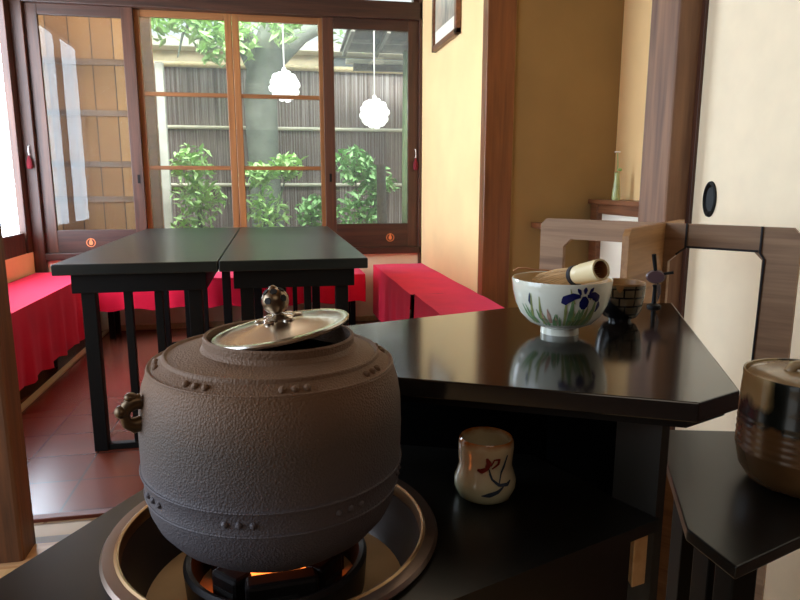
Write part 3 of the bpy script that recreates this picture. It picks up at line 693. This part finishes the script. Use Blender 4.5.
# tilted silver lid resting on the mouth
ld = thing('kettle_lid', 'silver kettle lid with pierced ball knob tilted on the kettle mouth', 'lid', (0, 0, 0))
ld.location = (KX + 0.011, KY - 0.003, KZ + 0.2083); ld.rotation_euler = (R(-1), R(-9.5), 0)
MB().lathe([(0, 0.0105), (0.02, 0.0102), (0.024, 0.009), (0.042, 0.0062), (0.053, 0.003), (0.059, 0.0025), (0.0615, 0.003), (0.0625, 0.0015), (0.0615, -0.0005), (0.054, 0.0), (0.04, 0.003), (0, 0.006)], 96).build('plate', M['silver'], ld, smooth=True)
MB().lathe([(0, 0.0095), (0.013, 0.0095), (0.0145, 0.0112), (0.012, 0.0128), (0.006, 0.0140), (0.0045, 0.0150), (0.005, 0.0165), (0, 0.0165)], 32).build('collar', M['silver'], ld, smooth=True)
fp = MB()
for k in range(6):
    a = k * PI / 3; fp.ball((0.0165 * math.cos(a), 0.0165 * math.sin(a), 0.0108), 0.0055, 10, (1, 1, 0.4))
fp.build('petal_washer', M['silver'], ld, smooth=True)
kb = MB().ball((0, 0, 0.0268), 0.0122, 28).build('knob', M['silver_dark'], ld, smooth=True)
for ring, (el, n) in enumerate(((12, 5), (52, 5))):
    for k in range(n):
        a = 2 * PI * k / n + ring * 0.6 + 0.4; e = R(el)
        d = Vector((math.cos(a) * math.cos(e), math.sin(a) * math.cos(e), math.sin(e)))
        MB().prism([(0.0034 * math.cos(q), 0.0034 * math.sin(q)) for q in (0, PI / 3, 2 * PI / 3, PI, 4 * PI / 3, 5 * PI / 3)], 0, 0.0008, mtx=frame_of(Vector((0, 0, 0.0268)) + d * 0.0117, d)).build('knob_hole', M['hole'], kb)
MB().lathe([(0.004, 0.0381), (0.0026, 0.0403), (0, 0.0415)], 12).build('knob_tip', M['silver_dark'], kb, smooth=True)

# ------------------------------------------------------------------ painted pottery helpers
def prof_r(prof, z):
    for (r0, z0), (r1, z1) in zip(prof, prof[1:]):
        if z0 <= z <= z1 and z1 > z0: return r0 + (r1 - r0) * (z - z0) / (z1 - z0)
    return prof[-1][0]
def stroke(m, prof, pts, ang0, off=0.0005, rref=None):
    """brush stroke on a turned surface: pts = (arc in metres, height, half width)"""
    vs, rows = [], []
    K = 4
    P = []
    for (a, b) in zip(pts, pts[1:]):
        for k in range(K):
            t = k / K; P.append(tuple(a[i] + (b[i] - a[i]) * t for i in range(3)))
    P.append(pts[-1])
    for i, (u, z, w) in enumerate(P):
        q = P[min(i + 1, len(P) - 1)]; p = P[max(i - 1, 0)]
        du, dz = q[0] - p[0], q[1] - p[1]; l = math.hypot(du, dz) or 1
        row = []
        for s in (-1, -0.33, 0.33, 1):
            uu, zz = u - dz / l * w * s, z + du / l * w * s
            r = prof_r(prof, zz) + off; a = ang0 + uu / (rref or r)
            row.append(m.bm.verts.new((r * math.cos(a), r * math.sin(a), zz)))
        rows.append(row)
    for r0, r1 in zip(rows, rows[1:]):
        for j in range(3): m.bm.faces.new((r0[j], r0[j + 1], r1[j + 1], r1[j]))

# ------------------------------------------------------------------ white bowl with irises
bx, by = 0.376, 0.800
bowl = thing('tea_bowl', 'white tea bowl painted with blue irises, bamboo whisk inside, on the upper shelf', 'bowl', (bx, by, ZU))
bp = [(0.0255, 0.0), (0.0250, 0.009), (0.0300, 0.0105), (0.043, 0.0165), (0.0535, 0.028), (0.060, 0.042), (0.0638, 0.058), (0.0655, 0.0735)]
MB().lathe([(0, 0.004), (0.021, 0.004), (0.0215, 0.0)] + bp + [(0.0650, 0.0748), (0.0636, 0.0735)], 72).build('outer_wall', M['glaze_white'], bowl, smooth=50)
MB().lathe([(0.0636, 0.0735), (0.0612, 0.058), (0.057, 0.042), (0.050, 0.029), (0.038, 0.0185), (0.02, 0.0135), (0, 0.0125)], 72).build('inner_wall', M['glaze_cream'], bowl, smooth=True)
FA = math.atan2(-by, -bx)       # direction from the bowl to the front
def leaf_set(spec, mat, name):
    m = MB()
    for u0, z0, u1, z1, w in spec:
        um, zm = (u0 + u1) / 2 + (u1 - u0) * 0.12, (z0 + z1) / 2
        stroke(m, bp, [(u0, z0, w * 1.1), (um, zm, w * 1.25), (u1, z1, 0.0003)], FA, rref=0.058)
    m.build(name, mat, bowl)
rn = random.Random(3)
sp = []
for u in (-0.043, -0.038, -0.034): sp.append((u, 0.020, u - 0.008 + rn.uniform(-.004, .004), 0.045 + rn.uniform(-.008, .006), 0.0016))
for u in (-0.022, -0.016, -0.010, -0.006, 0.0): sp.append((u, 0.018, u + rn.uniform(-.009, .004), 0.036 + rn.uniform(-.006, .006), 0.0016))
for u in (0.010, 0.014, 0.018, 0.023, 0.028, 0.033, 0.037): sp.append((u, 0.019, u + rn.uniform(-.012, .012), 0.05 + rn.uniform(-.008, .008), 0.0017))
leaf_set(sp, M['leaf_paint'], 'painted_leaves')
leaf_set([(u, 0.019, u + rn.uniform(-.006, .008), 0.045 + rn.uniform(-.01, .018), 0.0014) for u in (-0.04, -0.025, 0.006, 0.012, 0.020, 0.026, 0.031, 0.04, 0.044)] + [(0.016, 0.05, 0.010, 0.070, 0.001), (0.034, 0.055, 0.037, 0.072, 0.001)], M['leaf_paint2'], 'painted_leaves')
leaf_set([(-0.013, 0.022, -0.016, 0.042, 0.002), (-0.004, 0.02, -0.006, 0.032, 0.0016), (-0.019, 0.022, -0.024, 0.036, 0.0014)], M['pink_paint'], 'painted_buds')
m = MB(); stroke(m, bp, [(-0.038, 0.045, 0.0012), (-0.0385, 0.05, 0.0028), (-0.0385, 0.055, 0.0016), (-0.038, 0.061, 0.0003)], FA, rref=0.058); m.build('painted_bud', M['bud_paint'], bowl)
m = MB()
for pts in ([(0.022, 0.060, 0.002), (0.014, 0.060, 0.0045), (0.006, 0.056, 0.0055), (0.003, 0.050, 0.003)],
            [(0.026, 0.060, 0.002), (0.027, 0.053, 0.006), (0.027, 0.047, 0.0055), (0.027, 0.043, 0.002)],
            [(0.030, 0.060, 0.002), (0.038, 0.061, 0.0045), (0.043, 0.057, 0.005), (0.045, 0.052, 0.002)],
            [(0.022, 0.062, 0.001), (0.020, 0.067, 0.0022), (0.018, 0.070, 0.0008)], [(0.027, 0.063, 0.001), (0.027, 0.068, 0.0026), (0.027, 0.0715, 0.0008)],
            [(0.032, 0.063, 0.001), (0.035, 0.068, 0.0022), (0.037, 0.0705, 0.0008)],
            [(0.046, 0.038, 0.001), (0.048, 0.046, 0.003), (0.047, 0.052, 0.001)]):
    stroke(m, bp, pts, FA, off=0.0007, rref=0.058)
m.build('painted_iris', M['iris_paint'], bowl)

# bamboo whisk lying across the bowl
S, Ee = Vector((0.3885, 0.7905, 0.8780)), Vector((0.4005, 0.7415, 0.8925))
dw = (Ee - S).normalized(); mw = frame_of(S, dw)
wk = thing('bamboo_whisk', 'bamboo tea whisk with black thread lying in the iris bowl', 'whisk', S)
ml = Matrix.Translation(-S) @ mw
hl = (Ee - S).length
MB().lathe([(0.0118, 0.004), (0.0125, 0.010), (0.0128, 0.016), (0.0135, 0.018), (0.0133, 0.020), (0.0138, hl), (0.0112, hl), (0.0108, 0.01)], 32, ml, close=True).build('handle', M['bamboo'], wk, smooth=35)
MB().lathe([(0.0109, 0.012), (0.0111, hl - 0.001)], 24, ml).build('bore', M['bamboo_in'], wk, smooth=True)
MB().lathe([(0.0108, 0.015), (0.0, 0.015)], 24, ml).build('bore_node', M['bamboo_in'], wk)
MB().lathe([(0.0118, -0.001), (0.0134, 0.0), (0.0136, 0.003), (0.0134, 0.006), (0.0118, 0.007)], 32, ml).build('thread_ring', M['thread'], wk, smooth=True)
t = MB()
dt = Vector((-0.85, 0.35, -0.12))
for k in range(72):
    a = 2 * PI * k / 72; r0, r1 = 0.011, 0.020 + 0.003 * (k % 2)
    if k % 2: r0 *= 0.7; r1 *= 0.6
    q = lambda r, z: ml @ Vector((r * math.cos(a), r * math.sin(a), z)) + Vector((0.35 * z, 0.06 * z, 0.22 * z))
    t.tube([q(r0, 0.0), q((r0 + r1) / 2 + .002, -0.022), q(r1, -0.043), q(r1 * 0.93, -0.049)], [0.0006, 0.00055, 0.0004, 0.0003], 4)
t.build('tines', M['tine'], wk, smooth=True)
# tea scoop across the rim
ts = thing('tea_scoop', 'thin curved brown bamboo tea scoop resting on the back rim of the iris bowl', 'scoop', (0.358, 0.853, ZU + 0.0765))
pts = [(-0.028, 0.006, 0.001), (-0.022, 0.004, 0.0050), (-0.012, 0.001, 0.0055), (0.0, -0.004, 0.0035), (0.03, -0.016, 0.0025), (0.062, -0.029, 0.002)]
m = MB(); rows = []
for i, p in enumerate(pts):
    w = 0.0045 if i < 3 else 0.0028
    rows.append([m.bm.verts.new((p[0] + s * w * 0.35, p[1] + s * w, p[2] + h)) for s, h in ((-1, 0), (1, 0), (1, -0.0015), (-1, -0.0015))])
for r0, r1 in zip(rows, rows[1:]):
    for j in range(4): m.bm.faces.new((r0[j], r0[(j + 1) % 4], r1[(j + 1) % 4], r1[j]))
m.bm.faces.new(rows[0][::-1]); m.bm.faces.new(rows[-1])
m.build('blade', M['bamboo_in'], ts, smooth=True)

# second bowl: black and patchwork glaze
b2 = thing('tea_bowl', 'small black tea bowl with brick-like patchwork glaze, behind the iris bowl', 'bowl', (0.497, 0.858, ZU))
b2.rotation_euler = (0, 0, R(-31))
p2 = [(0.016, 0.0), (0.0165, 0.004), (0.023, 0.006), (0.029, 0.016), (0.032, 0.032), (0.0335, 0.048), (0.0335, 0.0545)]
MB().lathe([(0, 0.0)] + p2, 64).build('outer_wall', M['raku'], b2, smooth=50)
MB().lathe([(0.0335, 0.0545), (0.0335, 0.0565), (0.0325, 0.0575), (0.0312, 0.0565), (0.030, 0.045), (0.026, 0.02), (0, 0.01)], 64).build('rim', M['raku_rim'], b2, smooth=True)
m = MB()
stroke(m, p2, [(-0.004, 0.0544, 0.0055), (-0.004, 0.050, 0.0042), (-0.004, 0.0455, 0.001)], R(-85), rref=0.0335); m.build('amber_drip', M['raku_rim'], b2)

# little ornament by the far corner of the shelf
on = thing('peg_ornament', 'slim dark ornament with round brown disc and peg at the shelf corner', 'ornament', (0.604, 0.940, ZU)); on.scale = (1.0, 1.0, 1.05)
MB().lathe([(0, 0), (0.011, 0), (0.011, 0.003), (0.004, 0.006), (0.003, 0.03), (0.0045, 0.034), (0, 0.036)], 20).build('stand', M['black'], on, smooth=True)
MB().prism([(0.0045, 0.008), (0.0095, 0.022), (0.008, 0.036), (0.002, 0.038), (0.0035, 0.024)], -0.0015, 0.0015, mtx=Matrix.Rotation(R(-31), 4, 'Z') @ Matrix.Translation((0, -0.004, 0)) @ Matrix.Rotation(PI / 2, 4, 'X')).build('silver_ribbon', M['silver'], on)
mt = Matrix.Rotation(R(-31), 4, 'Z') @ Matrix.Translation((0, 0, 0.047)) @ Matrix.Rotation(PI / 2, 4, 'X') @ Matrix.Diagonal((1.25, 0.9, 1, 1))
MB().lathe([(0, -0.004), (0.010, -0.004), (0.012, 0), (0.010, 0.004), (0, 0.004)], 28, mt).build('disc', M['purple'], on, smooth=True)
MB().tube([(-0.001, 0, 0.055), (-0.006, 0, 0.082)], [0.0028, 0.0036], 10).build('peg', M['black'], on, smooth=True)
MB().tube([(0.010, -0.006, 0.052), (0.022, -0.014, 0.055)], [0.002, 0.0024], 8).build('side_peg', M['black'], on, smooth=True)

# small gourd-shaped cup
cp = thing('tea_cup', 'small cream gourd-shaped cup with red and blue flower painting beside the kettle', 'cup', (0.2140, 0.620, ZL)); cp.scale = (1.12, 1.12, 0.98)
pp = [(0.021, 0.0), (0.0265, 0.004), (0.0293, 0.014), (0.0290, 0.022), (0.0262, 0.031), (0.0246, 0.038), (0.0252, 0.048), (0.0258, 0.058), (0.0250, 0.0655)]
wb_ = lambda a, z: 1 + 0.018 * math.sin(2 * a + 40 * z) + 0.012 * math.sin(3 * a - 30 * z)
MB().lathe([(0, 0.0)] + pp + [(0.0238, 0.0675), (0.0222, 0.066), (0.0218, 0.05), (0.021, 0.03), (0.019, 0.01), (0, 0.006)], 64, wob=wb_).build('body', M['cup'], cp, smooth=True)
CA = math.atan2(-0.638, -0.2165)
pq = [(r * 1.03, z) for r, z in pp]
m = MB()
for pts in ([(0.001, 0.055, 0.001), (0.003, 0.049, 0.0028), (0.001, 0.043, 0.002), (-0.004, 0.040, 0.0028), (-0.008, 0.041, 0.0012)], [(0.006, 0.043, 0.0008), (0.012, 0.048, 0.0013), (0.013, 0.053, 0.0012), (0.008, 0.053, 0.0008), (0.005, 0.046, 0.0008)]):
    stroke(m, pq, pts, CA, 0.0004, 0.027)
m.build('red_flower', M['red_paint'], cp)
m = MB()
for pts in ([(0.003, 0.043, 0.0006), (0.006, 0.032, 0.001), (0.012, 0.026, 0.0014), (0.020, 0.025, 0.0018), (0.025, 0.028, 0.0005)], [(-0.003, 0.015, 0.0004), (0.003, 0.016, 0.0024), (0.010, 0.019, 0.002), (0.016, 0.024, 0.0006)],
            [(0.012, 0.026, 0.0005), (0.015, 0.036, 0.0008), (0.018, 0.043, 0.0014), (0.022, 0.056, 0.0008)], [(0.004, 0.038, 0.001), (0.005, 0.033, 0.0004)]):
    stroke(m, pq, pts, CA, 0.0004, 0.027)
m.build('blue_stems', M['blue_paint'], cp)

# water jar
jr = thing('water_jar', 'round stoneware water jar with black dripped glaze and lid on the side table', 'jar', (0.622, 0.640, 0.635)); jr.scale = (1, 1, 0.93)
jp = [(0.046, 0.0), (0.056, 0.006), (0.066, 0.022), (0.0705, 0.045)]
z = 0.045
while z < 0.098: jp += [(0.0711, z + 0.002), (0.0716, z + 0.0045), (0.0711, z + 0.007)]; z += 0.009
jp += [(0.0705, 0.112), (0.0700, 0.128), (0.0690, 0.142), (0.0695, 0.148)]
MB().lathe([(0, 0)] + jp + [(0.0690, 0.1505), (0.0672, 0.150), (0.066, 0.140), (0.0, 0.138)], 96).build('body', M['jar'], jr, smooth=True)
MB().lathe([(0, 0.1385), (0.0655, 0.1425), (0.0655, 0.1455), (0.061, 0.150), (0.045, 0.1535), (0.02, 0.1545), (0, 0.1545)], 72).build('lid', M['jar_lid'], jr, smooth=True)
MB().tube([(-0.022, 0.006, 0.153), (-0.018, 0.004, 0.161), (-0.004, 0.0, 0.1645), (0.012, -0.003, 0.161), (0.017, -0.005, 0.153)], [0.006, 0.0065, 0.0058, 0.0062, 0.006], 14).build('lid_handle', M['jar_lid'], jr, smooth=True)

# ------------------------------------------------------------------ garden beyond the windows
struct(MB().box((-6, 5.05, -0.3), (6, 13, -0.05)).build('ground', M['soil']))
FY = 6.9
fn = thing('reed_fence', 'grey-brown reed fence with pale bamboo rails across the garden', 'fence', (0, FY, -0.05)); off = fn.location
MB().box((-3.0, FY, -0.05), (3.2, FY + 0.03, 2.12)).build('reed_panel', M['reed'], fn, off=off)
for z in (0.97, 1.53): MB().tube([(-3.0, FY - 0.02, z), (3.2, FY - 0.02, z)], 0.018, 10).build('rail', M['bamboo_rail'], fn, smooth=True, off=off)
MB().tube([(-3.0, FY - 0.02, 2.12), (3.2, FY - 0.02, 2.12)], 0.028, 10).build('top_rail', M['trim_pale'], fn, smooth=True, off=off)
for x in (-2.6, 2.6): MB().tube([(x, FY - 0.06, -0.05), (x, FY - 0.06, 2.15)], 0.035, 10).build('post', M['post'], fn, smooth=True, off=off)
tag(MB().box((-0.98, 6.35, -0.05), (-0.91, 6.42, 2.05), 0.004).build('garden_post', M['cord']), 'pale white post in the garden next to the plank shutter', 'post')

sh = thing('plank_shutter', 'warm brown vertical plank shutter with battens outside the leftmost glass panel', 'shutter', (-1.4, 5.32, -0.05)); off = sh.location
MB().box((-2.4, 5.32, -0.05), (-0.83, 5.35, 2.7)).build('planks', M['plank'], sh, off=off)
for z in (0.87, 1.13, 1.50, 1.86): MB().box((-2.4, 5.30, z - 0.022), (-0.83, 5.32, z + 0.022), 0.002).build('batten', M['batten'], sh, off=off)
MB().box((-0.90, 5.285, -0.05), (-0.83, 5.32, 2.7), 0.003).build('end_board', M['batten'], sh, off=off)

def leaves(m, center, rad, n, size, rnd, flat=1.0):
    for _ in range(n):
        d = Vector((rnd.gauss(0, 1), rnd.gauss(0, 1), rnd.gauss(0, 1))).normalized() * (rnd.random() ** 0.45)
        p = Vector(center) + Vector((d.x * rad[0], d.y * rad[1], d.z * rad[2]))
        e = Euler((rnd.uniform(-1, 1), rnd.uniform(-1, 1), rnd.uniform(0, 6.28))).to_matrix()
        s = size * rnd.uniform(0.6, 1.3)
        q = [p + e @ Vector(v) for v in ((-s, 0, 0), (-0.2 * s, 0.38 * s, 0.08 * s), (s, 0, -0.1 * s), (-0.2 * s, -0.38 * s, 0.08 * s))]
        vs = [m.bm.verts.new(v) for v in q]; m.bm.faces.new(vs)
rnd = random.Random(11)
tr_ = thing('garden_tree', 'grey forked tree with light green leaves standing before the reed fence', 'tree', (0.05, 6.4, -0.05)); off = tr_.location
m = MB()
m.tube([(-0.02, 6.4, -0.05), (-0.04, 6.4, 0.6), (-0.06, 6.4, 1.2), (-0.07, 6.4, 1.75), (-0.01, 6.4, 2.1), (0.10, 6.42, 2.45), (0.22, 6.45, 3.1)], [0.18, 0.15, 0.14, 0.15, 0.16, 0.12, 0.1], 16)
m.tube([(0.0, 6.4, 1.9), (-0.18, 6.38, 2.25), (-0.30, 6.36, 2.6), (-0.36, 6.3, 3.2)], [0.13, 0.10, 0.085, 0.06], 12)
m.tube([(0.06, 6.4, 2.1), (0.32, 6.45, 2.35), (0.62, 6.5, 2.5), (1.0, 6.5, 2.6)], [0.10, 0.085, 0.06, 0.04], 12)
m.build('trunk', M['bark'], tr_, smooth=True, off=off)
m = MB()
m.tube([(-0.3, 6.36, 2.6), (-0.55, 6.2, 2.5), (-0.7, 6.15, 2.25), (-0.75, 6.12, 2.05)], [0.03, 0.02, 0.012, 0.006], 8)
m.tube([(-0.1, 6.36, 2.2), (-0.4, 6.2, 2.3), (-0.6, 6.1, 2.2)], [0.03, 0.016, 0.006], 8)
m.build('branches', M['bark'], tr_, smooth=True, off=off)
m = MB()
for cpt, rd, n in (((-0.75, 6.2, 2.45), (0.45, 0.3, 0.28), 420), ((-0.35, 6.15, 2.25), (0.3, 0.2, 0.25), 320), ((0.15, 6.1, 2.4), (0.22, 0.15, 0.22), 140), ((0.9, 6.7, 2.5), (0.3, 0.2, 0.25), 120), ((-0.2, 6.5, 2.9), (0.9, 0.4, 0.35), 500)):
    leaves(m, cpt, rd, n, 0.065, rnd)
m.build('foliage', M['leaf_bright'], tr_, off=off)

def shrub(label, x, y, h, blobs, mat, seed):
    r_ = random.Random(seed)
    s = thing('garden_shrub', label, 'shrub', (x, y, -0.05), group='shrubs along the reed fence')
    m = MB()
    for b, _, _ in blobs: m.tube([(0, 0, 0), (b[0] * 0.4, b[1] * 0.4, b[2] * 0.6), b], [0.014, 0.010, 0.005], 6)
    m.build('stems', M['bark'], s, smooth=True)
    m = MB()
    for b, rd, n in blobs: leaves(m, b, rd, int(n * 1.5), 0.05, r_)
    m.build('foliage', mat, s)
shrub('leafy green shrub behind the second glass panel', -0.62, 6.05, 1.2, [((-0.05, 0, 1.2), (0.2, 0.15, 0.18), 150), ((0.0, 0, 0.9), (0.25, 0.15, 0.2), 150), ((-0.1, 0, 0.6), (0.2, 0.15, 0.2), 90)], M['leaf_bright'], 1)
shrub('light green shrub at the foot of the grey tree', -0.05, 5.95, 1.1, [((-0.05, 0, 1.1), (0.16, 0.12, 0.12), 100), ((0.2, 0, 1.18), (0.17, 0.12, 0.12), 100), ((0.02, 0, 0.8), (0.2, 0.12, 0.2), 110)], M['leaf_bright'], 2)
shrub('low dark green shrub between tree and right glass panel', 0.38, 6.55, 0.8, [((0, 0, 0.75), (0.16, 0.12, 0.2), 120)], M['leaf'], 3)
shrub('bushy green shrub behind the right glass panel', 0.82, 6.1, 1.2, [((-0.06, 0, 1.2), (0.2, 0.15, 0.18), 150), ((0.18, 0, 1.05), (0.18, 0.15, 0.15), 110), ((0.0, 0, 0.75), (0.24, 0.15, 0.25), 180)], M['leaf'], 4)
tag(MB().tube([(0.97, 5.80, -0.05), (0.97, 5.80, 0.6), (0.96, 5.80, 1.15)], [0.045, 0.045, 0.04], 12).build('garden_stake', M['roof_under'], smooth=True), 'short dark wooden stake among the shrubs behind the right panel', 'stake')
tag(MB().tube([(1.25, 6.0, -0.05), (1.25, 6.0, 1.2), (1.26, 6.0, 2.15)], 0.06, 14).build('bamboo_pole', M['green_pipe'], smooth=True), 'thick green upright pole at the right edge of the right panel', 'pole')
rf = thing('shed_roof', 'small dark lean-to roof with rafters seen through the top of the right panel', 'roof', (1.1, 6.1, 2.2)); off = rf.location
rm = Matrix.Translation((0.70, 5.70, 2.275)) @ Matrix.Rotation(R(-5), 4, 'X')
MB().box((-0.02, 0, 0), (1.1, 0.75, 0.02), 0, rm).build('roof_boards', M['roof_under'], rf, off=off)
for x in (0.0, 0.30, 0.60, 0.9): MB().box((x, 0, -0.045), (x + 0.035, 0.75, 0.0), 0.002, rm).build('rafter', M['shed_rafter'], rf, off=off)
for y in (0.34,): MB().box((0.035, y, -0.03), (1.1, y + 0.03, 0.0), 0.002, rm).build('purlin', M['shed_rafter'], rf, off=off)
MB().box((0.74, 6.47, 2.11), (1.9, 6.53, 2.155), 0.003).build('front_beam', M['bamboo_rail'], rf, off=off)
MB().box((0.80, 6.36, 2.035), (1.5, 6.42, 2.095), 0.003).build('lower_beam', M['roof_under'], rf, off=off)
for x in (1.62,): MB().box((x, 6.4, -0.05), (x + 0.07, 6.47, 2.2), 0.003).build('roof_post', M['roof_under'], rf, off=off)
hs = thing('neighbour_house', 'beige neighbouring house wall and roof edge beyond the fence', 'house', (0, 9.5, -0.05)); off = hs.location
MB().box((-5, 9.5, -0.05), (5, 9.8, 2.72)).build('siding', M['house_wall'], hs, off=off)
MB().box((-5, 9.2, 2.72), (5, 9.9, 2.84), 0.01).build('eave', M['bamboo_rail'], hs, off=off)
MB().box((-5, 9.38, 2.36), (5, 9.5, 2.46), 0.01).build('ledge', M['trim_pale'], hs, off=off)
MB().box((0.9, 9.47, 2.46), (1.9, 9.5, 2.70)).build('window_pane', M['roof_tile'], hs, off=off)

def reflected_lamp(label, x, y, z):  # lamp reflections in the panes, added as glowing globes outside
    p = thing('lamp_reflection', label, 'lamp', (x, y, z), group='reflected white globe lamps')
    m = MB(); m.ball((0, 0, 0), 0.104, 24)
    n = 30; ga = PI * (3 - math.sqrt(5))
    for k in range(n):
        q = 1 - 2 * (k + 0.5) / n; r_ = math.sqrt(1 - q * q); d = Vector((r_ * math.cos(k * ga), r_ * math.sin(k * ga), q))
        m.lathe([(0, 0.020), (0.016, 0.018), (0.026, 0.009), (0.030, -0.006), (0.02, -0.016)], 10, frame_of(d * 0.108, d))
    m.build('petal_shade', M['lamp'], p, smooth=True)
    MB().tube([(0, 0, 0.11), (0, 0, 2.75 - z)], 0.006, 8).build('cord', M['cord'], p, smooth=True)
    MB().lathe([(0.006, 0.112), (0.02, 0.118), (0.018, 0.14), (0.006, 0.15)], 16).build('cap', M['cord'], p, smooth=True)
reflected_lamp('window reflection of a white petal globe lamp, set behind the third glass panel', 0.135, 5.6, 1.765)
reflected_lamp('window reflection of a white petal globe lamp, set behind the right glass panel', 0.875, 5.6, 1.565)
tag(MB().box((-0.6, 5.56, 2.75), (1.7, 5.64, 2.80), 0.004).build('eave_beam', M['dark_frame_h']), 'horizontal wooden eave beam from which both reflected globe lamps hang', 'beam')

# ------------------------------------------------------------------ light
def area(name, loc, rot, sx, sy, power, col):
    l = bpy.data.lights.new(name, 'AREA'); l.shape = 'RECTANGLE'; l.size = sx; l.size_y = sy; l.energy = power; l.color = col
    o = bpy.data.objects.new(name, l); C.objects.link(o); o.location = loc; o.rotation_euler = rot; return o
w = bpy.data.worlds.new('sky'); bpy.context.scene.world = w; w.use_nodes = True
nt = w.node_tree; bg = nt.nodes['Background']
tc = nt.nodes.new('ShaderNodeTexCoord'); sx = nt.nodes.new('ShaderNodeSeparateXYZ'); nt.links.new(tc.outputs['Generated'], sx.inputs[0])
nt.links.new(ramp(nt, sx.outputs['Z'], [(0.0, (0.75, 0.78, 0.76)), (0.35, (0.85, 0.95, 1.0)), (1.0, (0.55, 0.75, 1.0))]), bg.inputs['Color'])
bg.inputs['Strength'].default_value = 1.3
sun = bpy.data.lights.new('sun', 'SUN'); sun.energy = 2.0; sun.angle = R(3); sun.color = (1, 0.95, 0.86)
so = bpy.data.objects.new('sun', sun); C.objects.link(so); so.rotation_euler = (R(18), R(-14), 0)
area('garden_fill', (0, 5.1, 3.6), (R(60), 0, 0), 4.0, 1.0, 300, (0.92, 0.97, 1.0))            # added unseen lamp that brightens the fence and planks
area('window_light', (0, 6.3, 3.3), (R(-52), 0, 0), 3.0, 1.0, 90, (0.86, 0.94, 1.0))             # daylight entering through the back windows
area('entry_daylight', (-2.4, 0.7, 1.5), (0, R(-85), 0), 1.6, 1.8, 48, (0.66, 0.80, 1.0))       # open entrance on the left
area('ceiling_fill', (0.2, 2.4, ZC - 0.05), (0, 0, 0), 1.2, 1.2, 7, (1.0, 0.84, 0.62))  # added warm fill for the room, no fixture
area('rear_fill', (0.0, -1.2, 2.2), (R(60), 0, 0), 1.2, 0.8, 3.0, (1.0, 0.86, 0.68))  # added warm fill from behind the camera
area('alcove_light', (1.3, 2.0, 2.4), (0, 0, 0), 0.2, 0.5, 1.5, (1.0, 0.88, 0.66))  # unseen warm lamp that lights the alcove walls

sc = bpy.context.scene
sc.view_settings.view_transform = 'Standard'
sc.view_settings.look = 'None'
sc.view_settings.exposure = 0.0
sc.cycles.use_denoising = True
sc.cycles.max_bounces = 8; sc.cycles.transparent_max_bounces = 12
sc.cycles.sample_clamp_indirect = 6.0
